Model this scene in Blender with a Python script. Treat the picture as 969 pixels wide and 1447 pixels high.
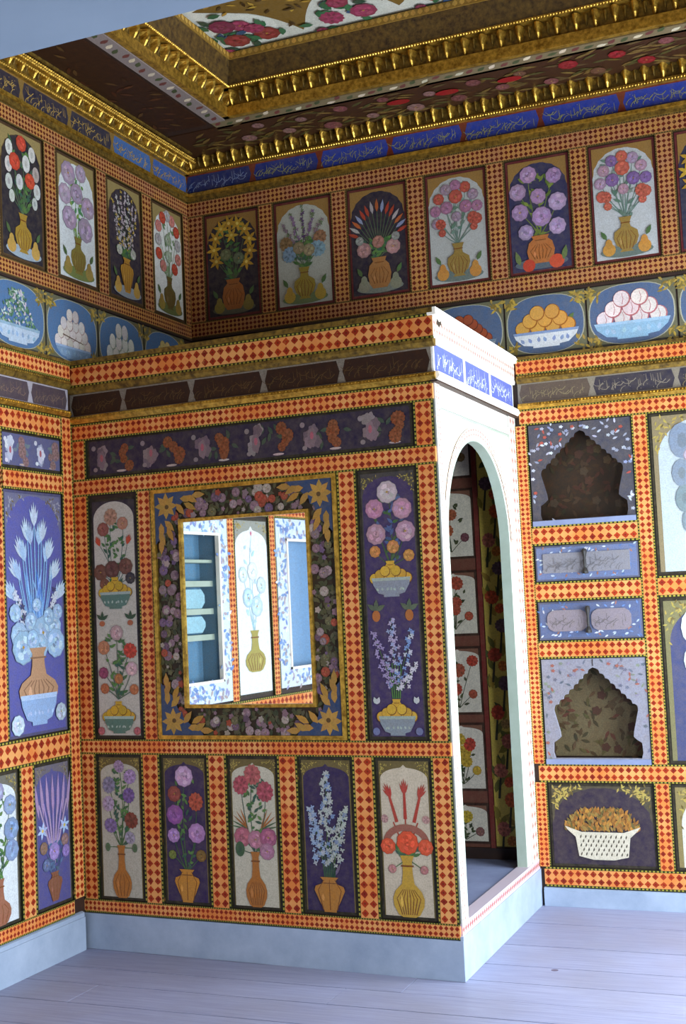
import bpy, math, random
from mathutils import Matrix, Vector
R = random.Random(7)
scene = bpy.context.scene
COL = scene.collection
for o in list(bpy.data.objects): bpy.data.objects.remove(o)

# ------------------------------------------------------------------ camera
CAM = Vector((3.2804, -5.9211, 1.4589)); YAW, PITCH, ROLL, FPX = 0.3913, 0.0716, -0.0458, 1781.8
def cam_axes():
    fw = Vector((-math.sin(YAW), math.cos(YAW), 0)); r = Vector((math.cos(YAW), math.sin(YAW), 0)); u = Vector((0, 0, 1))
    fw, u = fw*math.cos(PITCH) + u*math.sin(PITCH), u*math.cos(PITCH) - fw*math.sin(PITCH)
    r, u = r*math.cos(ROLL) + u*math.sin(ROLL), u*math.cos(ROLL) - r*math.sin(ROLL)
    return r, u, fw
_r, _u, _f = cam_axes()
cd = bpy.data.cameras.new('camera'); cam = bpy.data.objects.new('camera', cd); COL.objects.link(cam)
cam.matrix_world = Matrix(((_r.x, _u.x, -_f.x, CAM.x), (_r.y, _u.y, -_f.y, CAM.y), (_r.z, _u.z, -_f.z, CAM.z), (0, 0, 0, 1)))
cd.sensor_fit = 'VERTICAL'; cd.sensor_height = 36.0; cd.lens = 36.0*FPX/1447.0
cd.clip_start = 0.05
scene.camera = cam

# ------------------------------------------------------------------ world, window daylight and fill, exposure
world = bpy.data.worlds.new('world'); scene.world = world; world.use_nodes = True
wb = world.node_tree.nodes['Background']; wb.inputs[0].default_value = (0.66, 0.80, 1.0, 1); wb.inputs[1].default_value = 0.3
def area(name, loc, rot, sx, sy, power, col):
    l = bpy.data.lights.new(name, 'AREA'); l.shape = 'RECTANGLE'; l.size = sx; l.size_y = sy; l.energy = power; l.color = col
    o = bpy.data.objects.new(name, l); COL.objects.link(o); o.location = loc; o.rotation_euler = rot
    return o
RX = 3.9                                   # right wall of the room
WIN = [(-3.75, -2.75, 0.55, 2.05), (-1.75, -0.35, 0.45, 2.05), (-0.80, -0.10, 2.75, 3.45)]      # y0, y1, z0, z1 of right wall windows; the high one is added to brighten upper walls
for (a, b, c, d), pw in zip(WIN, (210, 310, 45)):
    area('window_daylight', (RX + 0.02, (a+b)/2, (c+d)/2), (0, math.radians(90), 0), d-c, b-a, pw, (0.75, 0.87, 1.0))
FILLWIN = (0.35, 1.55, 0.6, 2.15)             # added window beside the doorway, fill light for the kiosk front
area('window_daylight', ((FILLWIN[0]+FILLWIN[1])/2, -4.62, (FILLWIN[2]+FILLWIN[3])/2), (math.radians(90), 0, 0), FILLWIN[1]-FILLWIN[0], FILLWIN[3]-FILLWIN[2], 26, (0.90, 0.95, 1.0))
vs = scene.view_settings; vs.view_transform = 'Standard'; vs.look = 'None'; vs.gamma = 1.0; vs.use_curve_mapping = False
vs.exposure = -0.82

# ------------------------------------------------------------------ colour and materials
def lin(h):
    h = h.lstrip('#'); c = [int(h[i:i+2], 16)/255 for i in (0, 2, 4)]
    return tuple(x/12.92 if x <= 0.04045 else ((x+0.055)/1.055)**2.4 for x in c)
def newmat(name):
    m = bpy.data.materials.new(name); m.use_nodes = True; nt = m.node_tree; b = nt.nodes['Principled BSDF']
    return m, nt, b
class NT:
    def __init__(s, nt): s.nt = nt
    def n(s, t, **kw):
        x = s.nt.nodes.new(t)
        for k, v in kw.items(): setattr(x, k, v)
        return x
    def put(s, sock, v):
        if isinstance(v, bpy.types.NodeSocket): s.nt.links.new(v, sock)
        else: sock.default_value = v
    def math(s, op, a, b=0.0):
        x = s.n('ShaderNodeMath', operation=op); s.put(x.inputs[0], a); s.put(x.inputs[1], b); return x.outputs[0]
    def mix(s, fac, a, b, blend='MIX'):
        x = s.n('ShaderNodeMix', data_type='RGBA', blend_type=blend); s.put(x.inputs[0], fac)
        s.put(x.inputs[6], a if isinstance(a, bpy.types.NodeSocket) else (*a, 1)); s.put(x.inputs[7], b if isinstance(b, bpy.types.NodeSocket) else (*b, 1))
        return x.outputs[2]
    def noise(s, scale, detail=3.0, vec=None, rough=0.55):
        x = s.n('ShaderNodeTexNoise'); x.inputs['Scale'].default_value = scale; x.inputs['Detail'].default_value = detail; x.inputs['Roughness'].default_value = rough
        if vec is not None: s.nt.links.new(vec, x.inputs['Vector'])
        return x.outputs['Fac']
    def ramp(s, v, lo, hi):
        x = s.n('ShaderNodeMapRange'); s.put(x.inputs[0], v); x.inputs[1].default_value = lo; x.inputs[2].default_value = hi; return x.outputs[0]
    def pos(s): return s.n('ShaderNodeNewGeometry').outputs['Position']
    def objco(s): return s.n('ShaderNodeTexCoord').outputs['Object']
    def bump(s, b, h, strength, dist=0.002):
        x = s.n('ShaderNodeBump'); x.inputs['Strength'].default_value = strength; x.inputs['Distance'].default_value = dist
        s.nt.links.new(h, x.inputs['Height']); s.nt.links.new(x.outputs[0], b.inputs['Normal'])
def checker(name, rows, red, red2, light, light2, line, dash):
    m, nt, b = newmat(name); t = NT(nt)
    uv = t.n('ShaderNodeUVMap'); sp = t.n('ShaderNodeSeparateXYZ'); nt.links.new(uv.outputs[0], sp.inputs[0]); u, v = sp.outputs[0], sp.outputs[1]
    nz = t.noise(60, 2, t.pos()); j = t.math('MULTIPLY', t.math('SUBTRACT', nz, 0.5), 0.22)
    fx = t.math('ABSOLUTE', t.math('SUBTRACT', t.math('FRACT', u), 0.5)); fy = t.math('ABSOLUTE', t.math('SUBTRACT', t.math('FRACT', v), 0.5))
    s = t.math('ADD', t.math('ADD', fx, fy), j)
    pat = t.noise(7, 3, t.pos()); pf = t.ramp(pat, 0.38, 0.62)
    cell = t.n('ShaderNodeTexWhiteNoise', noise_dimensions='2D'); fl = t.n('ShaderNodeVectorMath', operation='FLOOR'); nt.links.new(uv.outputs[0], fl.inputs[0]); nt.links.new(fl.outputs[0], cell.inputs['Vector'])
    redc = t.mix(t.math('MULTIPLY', cell.outputs[0], 1.0), lin(red), lin(red2)); lic = t.mix(pf, lin(light), lin(light2))
    c = t.mix(t.math('LESS_THAN', s, 0.44), lic, redc)
    c = t.mix(t.math('LESS_THAN', s, 0.15), c, t.mix(0.45, redc, (0.01, 0.004, 0.003)))
    # dashed border lines
    out = t.math('MAXIMUM', t.math('SUBTRACT', 0.0, v), t.math('SUBTRACT', v, float(rows)))
    dsh = t.mix(t.math('GREATER_THAN', t.math('FRACT', t.math('MULTIPLY', u, 2.0)), 0.45), lin(line), lin(dash))
    c = t.mix(t.math('GREATER_THAN', out, 0.0), c, dsh)
    edge = t.math('MAXIMUM', t.math('LESS_THAN', out, 0.05), t.math('GREATER_THAN', out, 0.24)); edge = t.math('MULTIPLY', edge, t.math('GREATER_THAN', out, 0.0))
    c = t.mix(edge, c, lin(line))
    wear = t.ramp(t.noise(23, 4, t.pos(), 0.7), 0.60, 0.75)
    c = t.mix(t.math('MULTIPLY', wear, 0.45), c, lic)
    nt.links.new(c, b.inputs['Base Color']); b.inputs['Roughness'].default_value = 0.55; b.inputs['Specular IOR Level'].default_value = 0.25
    return m
M_CHK = checker('checker_diamonds', 2, '84200c', 'a83410', 'de9a58', 'd87c3a', '24260e', '9a8e34')
M_CHKU = checker('checker_diamonds_fine', 3, '52140c', '6e2412', 'bc8444', 'b07a50', '3e3014', '7a6230')
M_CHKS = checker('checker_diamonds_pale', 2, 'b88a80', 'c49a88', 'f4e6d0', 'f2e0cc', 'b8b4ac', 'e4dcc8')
def paint_mat(name, rough=0.5, mott=0.45, tint='8c7a5c'):
    m, nt, b = newmat(name); t = NT(nt)
    a = t.n('ShaderNodeAttribute', attribute_name='Col'); p = t.pos()
    n1 = t.ramp(t.noise(38, 5, p, 0.65), 0.3, 0.72); n2 = t.ramp(t.noise(170, 3, p), 0.35, 0.7)
    c = t.mix(t.math('MULTIPLY', n1, mott), a.outputs[0], t.mix(0.5, a.outputs[0], lin(tint)))
    c = t.mix(t.math('MULTIPLY', n2, mott*0.6), c, (0.02, 0.015, 0.012))
    nt.links.new(c, b.inputs['Base Color']); b.inputs['Roughness'].default_value = rough; b.inputs['Specular IOR Level'].default_value = 0.25
    return m
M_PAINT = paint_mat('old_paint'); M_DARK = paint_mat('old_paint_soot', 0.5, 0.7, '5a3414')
def gold_mat(name, c1, c2, metal, rough):
    m, nt, b = newmat(name); t = NT(nt); n = t.ramp(t.noise(45, 4, t.pos(), 0.65), 0.35, 0.68)
    nt.links.new(t.mix(n, lin(c1), lin(c2)), b.inputs['Base Color']); b.inputs['Metallic'].default_value = metal; b.inputs['Roughness'].default_value = rough
    t.bump(b, t.noise(120, 3, t.pos()), 0.4)
    return m
M_GOLD = gold_mat('gilding', 'e2b44a', '8a6420', 0.75, 0.34); M_GOLDD = gold_mat('worn_gilding', '96762e', '4a3614', 0.45, 0.5)
def plain(name, c1, c2, scale=9, rough=0.6, bump=0.15, stretch=None):
    m, nt, b = newmat(name); t = NT(nt); p = t.pos()
    if stretch:
        mp = t.n('ShaderNodeMapping'); mp.inputs['Scale'].default_value = stretch; nt.links.new(p, mp.inputs[0]); p = mp.outputs[0]
    n = t.ramp(t.noise(scale, 5, p, 0.65), 0.3, 0.72)
    nt.links.new(t.mix(n, lin(c1), lin(c2)), b.inputs['Base Color']); b.inputs['Roughness'].default_value = rough
    t.bump(b, t.noise(scale*6, 3, p), bump, 0.003)
    return m
M_WHITE = plain('blue_white_paint', 'a9b5c6', '8e9cb0', 6, 0.55)
M_PLASTER = plain('plaster', '5e4630', '4c3824', 5, 0.8)
M_LINTEL = plain('grey_door_paint', '9aa8b8', '8d9cae', 3, 0.6)
M_SLAB = plain('blue_grey_floor_paint', '8a93b0', '6f7796', 5, 0.5)
M_WOODD = plain('dark_wood', '3a2214', '22140c', 12, 0.6)
M_IRON = plain('black_iron', '17130f', '2a2420', 40, 0.5)
M_COVE = plain('gold_brown_scrollwork', '6e5220', '2a190b', 42, 0.5)
M_CREAM = plain('pale_cream_paint', 'fdf6e8', 'f4e6d0', 8, 0.55)  # cream beads; on the kiosk side the pale tone paints in window glare
M_REVEAL = plain('grey_green_paint', 'a9b3a2', '96a18e', 7, 0.6)
def plank_mat():
    m, nt, b = newmat('scrubbed_planks'); t = NT(nt); p = t.pos()
    mp = t.n('ShaderNodeMapping'); mp.inputs['Scale'].default_value = (1.2, 22, 1); nt.links.new(p, mp.inputs[0])
    g = t.ramp(t.noise(3, 6, mp.outputs[0], 0.7), 0.3, 0.75); st = t.ramp(t.noise(2.2, 4, p), 0.42, 0.7)
    oi = t.n('ShaderNodeObjectInfo')
    c = t.mix(g, lin('a2a4bc'), lin('8284a0')); c = t.mix(t.math('MULTIPLY', st, 0.4), c, lin('8a8488'))
    c = t.mix(t.math('MULTIPLY', oi.outputs['Random'], 0.22), c, lin('6c6c86'))
    v = t.n('ShaderNodeTexVoronoi'); v.inputs['Scale'].default_value = 2.1; nt.links.new(p, v.inputs['Vector'])
    c = t.mix(t.math('LESS_THAN', v.outputs['Distance'], 0.03), c, lin('5d5468'))
    nt.links.new(c, b.inputs['Base Color']); b.inputs['Roughness'].default_value = 0.5
    t.bump(b, g, 0.15, 0.002)
    return m
M_PLANK = plank_mat()
M_GLASS, _nt, _b = newmat('mirror_glass'); _b.inputs['Base Color'].default_value = (0.93, 0.96, 0.95, 1); _b.inputs['Metallic'].default_value = 1.0; _b.inputs['Roughness'].default_value = 0.015

# ------------------------------------------------------------------ geometry helpers
class Geo:
    def __init__(s): s.v = []; s.f = []; s.c = []; s.uv = []
    def face(s, pts, col=(1, 1, 1), uv=None):
        k = len(s.v); s.v += [tuple(p) for p in pts]; s.f.append(tuple(range(k, k+len(pts)))); s.c.append(col); s.uv.append(uv)
    def box(s, x0, x1, y0, y1, z0, z1, col=(1, 1, 1), uvf=None):
        P = [(x0, y0, z0), (x1, y0, z0), (x1, y1, z0), (x0, y1, z0), (x0, y0, z1), (x1, y0, z1), (x1, y1, z1), (x0, y1, z1)]
        for q in ((4, 5, 6, 7), (0, 3, 2, 1), (0, 1, 5, 4), (1, 2, 6, 5), (2, 3, 7, 6), (3, 0, 4, 7)):
            pts = [P[i] for i in q]; s.face(pts, col, [uvf(*p) for p in pts] if uvf else None)
    def prism(s, poly, z0, z1, col=(1, 1, 1)):
        s.face([(x, y, z1) for x, y in poly], col); n = len(poly)
        for i in range(n):
            a, b = poly[i], poly[(i+1) % n]
            s.face([(a[0], a[1], z0), (b[0], b[1], z0), (b[0], b[1], z1), (a[0], a[1], z1)], col)
    def sweep(s, prof, x0, x1, col=(1, 1, 1)):       # prof: (y, z) outline swept along local x
        n = len(prof)
        for i in range(n):
            a, b = prof[i], prof[(i+1) % n]
            s.face([(x0, a[0], a[1]), (x1, a[0], a[1]), (x1, b[0], b[1]), (x0, b[0], b[1])], col)
        s.face([(x0, y, z) for y, z in reversed(prof)], col); s.face([(x1, y, z) for y, z in prof], col)
    def mesh(s, name, mats, org=(0, 0, 0)):
        me = bpy.data.meshes.new(name); me.from_pydata([(x-org[0], y-org[1], z-org[2]) for x, y, z in s.v], [], s.f)
        at = me.color_attributes.new('Col', 'FLOAT_COLOR', 'CORNER'); buf = []
        for f, c in zip(s.f, s.c): buf += [c[0], c[1], c[2], 1.0]*len(f)
        at.data.foreach_set('color', buf)
        if any(s.uv):
            ul = me.uv_layers.new(name='UVMap'); ub = []
            for f, q in zip(s.f, s.uv):
                for i in range(len(f)): ub += list(q[i]) if q else [0.0, -0.2]
            ul.data.foreach_set('uv', ub)
        me.materials.append(mats); return me
WM = {}
def place(name, data, parent, M, **props):
    o = bpy.data.objects.new(name, data); COL.objects.link(o); WM[o] = M.copy()
    if parent: o.parent = parent; o.matrix_basis = WM[parent].inverted() @ M
    else: o.matrix_basis = M
    for k, v in props.items(): o[k] = v
    return o
def mk(name, geo, mat, parent, M, org=(0, 0, 0), **props):
    return place(name, geo.mesh(name, mat, org), parent, M @ Matrix.Translation(org), **props)
def plane_matrix(O, U):
    U = Vector(U).normalized(); V = Vector((0, 0, 1)); N = U.cross(V)
    return Matrix(((U.x, V.x, N.x, O[0]), (U.y, V.y, N.y, O[1]), (U.z, V.z, N.z, O[2]), (0, 0, 0, 1)))
I4 = Matrix.Identity(4)
KW, KD, KDL = 1.752, 1.2265, 1.1435
MB = plane_matrix((0, 0, 0), (1, 0, 0)); ML = plane_matrix((0, 0, 0), (0, 1, 0))
MF = plane_matrix((0, -KDL, 0), (KW, -(KD-KDL), 0)); MS = plane_matrix((KW, -KD, 0), (0, 1, 0)); KL = math.hypot(KW, KD-KDL)

def bandmesh(x0, x1, y0, y1, n0, n1, mat, horiz=None, rows=2, b=0.3):
    if horiz is None: horiz = (x1-x0) > (y1-y0)
    wd = (y1-y0) if horiz else (x1-x0); p = wd/(rows+2*b); g = Geo()
    cx, cy = (x0+x1)/2, (y0+y1)/2; ln = (x1-x0) if horiz else (y1-y0); k = max(1, round(ln/p)); pa = ln/k
    if horiz: uvf = lambda x, y, z: ((x-x0)/pa, (y-y0)/p-b)
    else: uvf = lambda x, y, z: ((y-y0)/pa, (x-x0)/p-b)
    g.box(x0, x1, y0, y1, n0, n1, uvf=uvf)
    return g, (cx, cy, n0)
def band(parent, M, name, x0, x1, y0, y1, n0=0.0, n1=0.012, mat=None, **kw):
    mat = mat or M_CHK
    g, org = bandmesh(x0, x1, y0, y1, n0, n1, mat, **kw); return mk(name, g, mat, parent, M, org)
def strip(parent, M, name, x0, x1, y0, y1, n0, n1, mat, col=(1, 1, 1), **props):
    g = Geo(); g.box(x0, x1, y0, y1, n0, n1, col); return mk(name, g, mat, parent, M, ((x0+x1)/2, (y0+y1)/2, n0), **props)

# ------------------------------------------------------------------ painter: flat pigment shapes laid on a board
STUFF = {'painted_flowers', 'script', 'spandrel_scroll', 'edge_leaf', 'corner_scroll', 'border_flowers', 'ochre_scroll', 'painted_border'}
class Art:
    def __init__(s, w, h, z=0.0, seed=1):
        s.w, s.h, s.z = w, h, z; s.g = {}; s.cur = ('painting', 0); s.r = random.Random(seed); s.k = 0
    def group(s, n, new=False):
        if new: s.ser = getattr(s, 'ser', 0)+1
        s.cur = (n, getattr(s, 'ser', 0) if new or n in ('painted_bouquet', 'painted_vase', 'painted_pear', 'painted_sprig') else 0)
    def col(s, c, j=0.10):
        c = lin(c) if isinstance(c, str) else c; d = 1+s.r.uniform(-j, j); return tuple(min(1, x*d*(1+s.r.uniform(-j/2, j/2))) for x in c)
    def poly(s, pts, c, j=0.10):
        s.k += 1; z = s.z + 0.00002*min(s.k, 120) + 0.000006*max(0, s.k-120)
        s.g.setdefault(s.cur, Geo()).face([(x, y, z) for x, y in pts], s.col(c, j))
    def disc(s, x, y, rx, ry, c, n=12, a=0.0, lob=0, la=0.0, j=0.1):
        ca, sa = math.cos(a), math.sin(a); P = []
        n = max(n, lob*4)
        for i in range(n):
            t = 2*math.pi*i/n; k = 1+la*math.cos(lob*t); px, py = rx*k*math.cos(t), ry*k*math.sin(t)
            P.append((x+px*ca-py*sa, y+px*sa+py*ca))
        s.poly(P, c, j)
    def leaf(s, x, y, l, w, a, c):
        ca, sa = math.cos(a), math.sin(a)
        s.poly([(x+t*l*ca-k*w*sa, y+t*l*sa+k*w*ca) for t, k in ((0, 0), (.3, -.42), (.6, -.4), (1, 0), (.6, .4), (.3, .42))], c)
    def stroke(s, pts, w0, w1, c):
        L, Rr = [], []; n = len(pts)
        for i, (x, y) in enumerate(pts):
            a = pts[max(0, i-1)]; b = pts[min(n-1, i+1)]; dx, dy = b[0]-a[0], b[1]-a[1]; d = math.hypot(dx, dy) or 1
            w = (w0+(w1-w0)*i/(n-1))/2; L.append((x-dy/d*w, y+dx/d*w)); Rr.append((x+dy/d*w, y-dx/d*w))
        for i in range(n-1): s.poly([L[i], Rr[i], Rr[i+1], L[i+1]], c, 0.02)
    def stem(s, x0, y0, x1, y1, w, c, bend=0.0):
        mx, my = (x0+x1)/2 - (y1-y0)*bend, (y0+y1)/2 + (x1-x0)*bend; P = []
        for i in range(6):
            t = i/5; P.append(((1-t)**2*x0+2*t*(1-t)*mx+t*t*x1, (1-t)**2*y0+2*t*(1-t)*my+t*t*y1))
        s.stroke(P, w, w*.7, c)
    def rose(s, x, y, r, c, c2=None):
        c0 = lin(c); c2 = lin(c2) if c2 else tuple(min(1, v*1.28+.015) for v in c0); dk = tuple(v*.68 for v in c0); a0 = s.r.uniform(0, 6)
        s.disc(x, y, r*1.03, r*1.03, dk, lob=9, la=.04, a=a0); s.disc(x, y, r*.97, r*.97, c0, lob=9, la=.045, a=a0)
        for i in range(8):
            t = a0+i*.785+s.r.uniform(-.2, .2); q = s.r.uniform(.45, .62); s.disc(x+math.cos(t)*r*q, y+math.sin(t)*r*q, r*.33, r*.22, c2 if i % 2 else c0, n=8, a=t+1.57, j=.18)
        for i in range(6):
            t = a0+.5+i*1.05; q = s.r.uniform(.12, .32); s.disc(x+math.cos(t)*r*q, y+math.sin(t)*r*q, r*.24, r*.13, (dk, c2, c0)[i % 3], n=7, a=t+1.57, j=.18)
        s.disc(x, y, r*.12, r*.1, lin('b08a30') if s.r.random() < .4 else dk, n=6)
    def carn(s, x, y, r, c):
        c0 = lin(c); a0 = s.r.uniform(0, 6); dk = tuple(v*.6 for v in c0); c2 = tuple(min(1, v*1.3+.015) for v in c0)
        s.disc(x, y, r, r*.92, c0, lob=12, la=.075, a=a0)
        for i in range(9):
            t = a0+i*.698; s.leaf(x+math.cos(t)*r*.2, y+math.sin(t)*r*.2, r*.68, r*.26, t, c2 if i % 2 else dk)
        s.disc(x, y, r*.4, r*.36, c0, lob=7, la=.12, a=a0+.4); s.disc(x, y, r*.15, r*.15, dk, n=7)
    def lily(s, x, y, r, c, n=6, a=0.3):
        for i in range(n): s.leaf(x, y, r, r*.42, a+2*math.pi*i/n, c)
        s.disc(x, y, r*.2, r*.2, 'e8c860', n=6)
    def plume(s, x, y, l, a, c):                     # feathery split tulip on its stem end
        for d, k in ((-.38, .8), (.38, .8), (-.16, .95), (.16, .95), (0, 1.05)): s.leaf(x, y, l*k, l*.17, a+d, c)
    def spike(s, x0, y0, x1, y1, c, n, wd, r, alt=None):
        s.stem(x0, y0, x1, y1, r*.5, '3c5a34')
        for i in range(n):
            t = i/(n-1); k = wd*(1-.75*t); x = x0+(x1-x0)*t+s.r.uniform(-k, k); y = y0+(y1-y0)*t+s.r.uniform(-r, r)
            cc = c if (alt is None or s.r.random() < .7) else alt
            for q in range(4): s.leaf(x, y, r*1.25, r*.8, s.r.uniform(0, 1)+q*1.57, cc)
    def heap(s, x, y, w, h, r, c, c2, rows, form='apple'):
        for i in range(rows):
            n = rows+1-i; 
            for j in range(n):
                px = x+(j-(n-1)/2)*w/(rows+.3); py = y+i*h/rows+r*.6
                s.disc(px, py, r*1.12, r*1.12*(1.25 if form == 'pear' else 1), c2, n=14); s.disc(px-r*.06, py+r*.06, r, r*(1.25 if form == 'pear' else 1), c, n=14)
                if form == 'peach': s.stroke([(px, py-r*.7), (px+r*.2, py), (px, py+r*.75)], r*.1, r*.05, c2)
    def bowl(s, x, y, w, h, c, c2):
        s.poly([(x-w/2, y+h), (x-w*.46, y+h*.62), (x-w*.34, y+h*.2), (x-w*.2, y+h*.12), (x-w*.2, y), (x+w*.2, y), (x+w*.2, y+h*.12), (x+w*.34, y+h*.2), (x+w*.46, y+h*.62), (x+w/2, y+h)], c)
        s.poly([(x-w/2, y+h), (x-w*.48, y+h*.84), (x+w*.48, y+h*.84), (x+w/2, y+h)], c2)
        for i in range(7): s.leaf(x+(i-3)*w*.11, y+h*.32, w*.09, w*.06, s.r.uniform(.6, 2.4), c2)
    VP = dict(bottle=[(.20, 0), (.34, .04), (.48, .18), (.5, .3), (.42, .42), (.2, .54), (.16, .7), (.15, .9), (.22, 1)],
              urn=[(.2, 0), (.2, .06), (.34, .3), (.5, .62), (.46, .74), (.22, .82), (.2, .9), (.3, 1)],
              gourd=[(.28, 0), (.18, .08), (.4, .2), (.5, .4), (.46, .58), (.2, .7), (.16, .82), (.26, 1)],
              pot=[(.3, 0), (.44, .15), (.5, .45), (.42, .75), (.26, .88), (.32, 1)])
    def vase(s, x, y, w, h, c, kind='bottle', flutes=5, line='7a4210'):
        p = s.VP[kind]; s.poly([(x+k*w, y+t*h) for k, t in p] + [(x-k*w, y+t*h) for k, t in reversed(p)], c, .04)
        m = max(p[:-2], key=lambda q: q[0]); lo = p[1][1]*h; hi = m[1]*h*1.5
        for i in range(flutes):
            f = -0.8+1.6*i/(flutes-1); s.stroke([(x+f*w*.28, y+lo), (x+f*w*m[0]*.95, y+m[1]*h), (x+f*w*.22, y+hi)], w*.035, w*.02, line)
        s.stroke([(x-w*.2, y+h*.83), (x+w*.2, y+h*.83)], h*.03, h*.03, line); c0 = lin(c)
        s.leaf(x-w*.22, y+m[1]*h*.5, h*.22, w*.1, 1.6, tuple(min(1, v*1.35+.03) for v in c0))
    def foliage(s, x, y0, y1, wd, n, cols):
        for i in range(n):
            t = s.r.random(); s.leaf(x+s.r.uniform(-wd, wd)*(.4+.6*t), y0+(y1-y0)*t, s.w*s.r.uniform(.08, .15), s.w*.058, s.r.choice([s.r.uniform(.2, 1.2), s.r.uniform(1.9, 2.9)]), s.r.choice(cols))
    def bouquet(s, mouth, heads, stemc='3f6a3a', leafc=('3f6a3a', '55803f', '2f5a48'), leaves=54, sw=.016):
        w, h = s.w, s.h; s.group('painted_bouquet', True); mx, my = mouth[0]*w, mouth[1]*h
        for (x, y, r, c, t) in heads: s.stem(mx, my, x*w, y*h, w*sw, stemc, s.r.uniform(-.12, .12))
        if heads and leaves: s.foliage(mx, my, max(q[1] for q in heads)*h*.97, w*.25, leaves, leafc)
        for (x, y, r, c, t) in heads:
            x, y, r = x*w, y*h, r*w
            if t == 'r': s.rose(x, y, r, c)
            elif t == 'c': s.carn(x, y, r, c)
            elif t == 'l': s.lily(x, y, r, c, a=s.r.uniform(0, 1))
            elif t == 'p': s.plume(x, y, r, math.atan2(y-my, x-mx), c)
            elif t == 'o': s.disc(x, y, r*.8, r*1.15, c, n=12); s.disc(x, y, r*.3, r*.5, tuple(v*.75 for v in lin(c)), n=8)
    def pears(s, y, c, c2='4a6a3c', x=.27, r=.1):
        for q in (-1, 1):
            px = q*x*s.w; s.leaf(px+q*.03*s.w, y*s.h+r*s.w*1.6, .17*s.w, .08*s.w, 1.57-q*.5, c2)
            s.disc(px, y*s.h, r*s.w, r*s.w, c, n=12); s.disc(px, y*s.h+r*s.w*.9, r*s.w*.55, r*s.w*.8, c, n=10)
    def emit(s, parent, M, org, mat=None):
        for (n, k), g in s.g.items():
            o = place(n, g.mesh(n, mat or M_PAINT), parent, M @ Matrix.Translation(org))
            if n in STUFF: o['kind'] = 'stuff'
def arch_poly(kind, w, h, rise):
    P = [(-w/2, 0), (w/2, 0)]; sp = h-rise
    if kind == 'rect': return [(-w/2, 0), (w/2, 0), (w/2, h), (-w/2, h)]
    N = 28
    for i in range(N+1):
        t = math.pi*i/N; x, y = w/2*math.cos(t), math.sin(t)
        if kind == 'round': k = 1.0
        elif kind == 'scallop': k = 1.0-0.035*abs(math.sin(t*9))
        else: k = 1.0
        if kind == 'ogee':
            ax = abs(math.cos(t)); yy = .80*math.sin(t)**.8 if ax > .16 else .80+.20*(1-ax/.16)**1.4 - .02
            P.append((x*(1.0 if 1 < i < N-1 else .99), sp+rise*yy)); continue
        P.append((x*k, sp+rise*y*k))
    return P
def arch_y(kind, w, h, rise, x):
    q = max(0, 1-(2*x/w)**2) ** .5; return h-rise+rise*q
def spandrel(a, kind, w, h, rise, fw, c, n=26):
    a.group('spandrel_scroll')
    for i in range(n*8):
        x = a.r.uniform(-.48, .48)*w; y = h-a.r.uniform(.02, 1)*(rise+.04*w)
        if abs(x) < fw/2*1.02 and y < arch_y(kind, fw, h*.985, rise, x)+.02*w: continue
        if y > h*.985: continue
        a.leaf(x, y, w*.05, w*.02, a.r.uniform(0, 6.28), a.r.choice([c, c, '6a5a2c'])); n -= 1
        if n <= 0: break
def panel(parent, M, x0, x1, y0, y1, field, draw, label, span='6a5a30', arch='round', rise=.5, fwf=.86, scroll='b09a4a', edge='1e1c14', n=0.0, name='flower_panel', seed=1, hf=.96, t=.005, mat=None, spn=60, inner=None):
    w, h = x1-x0, y1-y0; g = Geo(); org = ((x0+x1)/2, y0, n)
    g.box(x0, x1, y0, y1, n, n+t*.6, lin(edge)); e = .012 if w > .2 else .006
    g.box(x0+e, x1-e, y0+e, y1-e, n+t*.6, n+t, lin(span))
    o = mk(name, g, mat or M_PAINT, parent, M, org, label=label)
    a = Art(w, h, t, seed); fw = w*fwf; r = rise*fw
    a.group('painted_field'); fp = arch_poly(arch, fw, h*hf-e, r)
    if inner: a.poly([(x*1.035, y*1.012+e*.6) for x, y in fp], inner, .02)
    a.poly([(x, y+e) for x, y in fp], field, .02)
    if scroll and arch != 'rect': spandrel(a, arch, w-2*e, h-e, r, fw, scroll, spn)
    draw(a); a.emit(o, M, org, mat); return o
def calligraphy(a, x0, x1, y0, y1, c, dens=1.0):
    h = y1-y0; x = x1-h*.2
    while x > x0+h*.3:
        k = a.r.random(); y = y0+h*a.r.uniform(.12, .5)
        if k < .35: a.stroke([(x, y), (x-h*.04, y+h*.46)], h*.045, h*.02, c)
        elif k < .75: a.stroke([(x-h*.34*math.sin(t*.6)-h*.06, y+h*.17*math.cos(t)) for t in (0, .7, 1.5, 2.3, 3.1, 3.6)], h*.03, h*.055, c)
        else: a.stroke([(x, y+h*.26), (x-h*.2, y+h*.08), (x-h*.45, y+h*.1), (x-h*.7, y+h*.3)], h*.055, h*.02, c)
        if a.r.random() < .6: a.disc(x-h*.15, y+h*a.r.choice((-.1, .4)), h*.028, h*.028, c, n=5)
        x -= h*a.r.uniform(.10, .24)/dens
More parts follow.
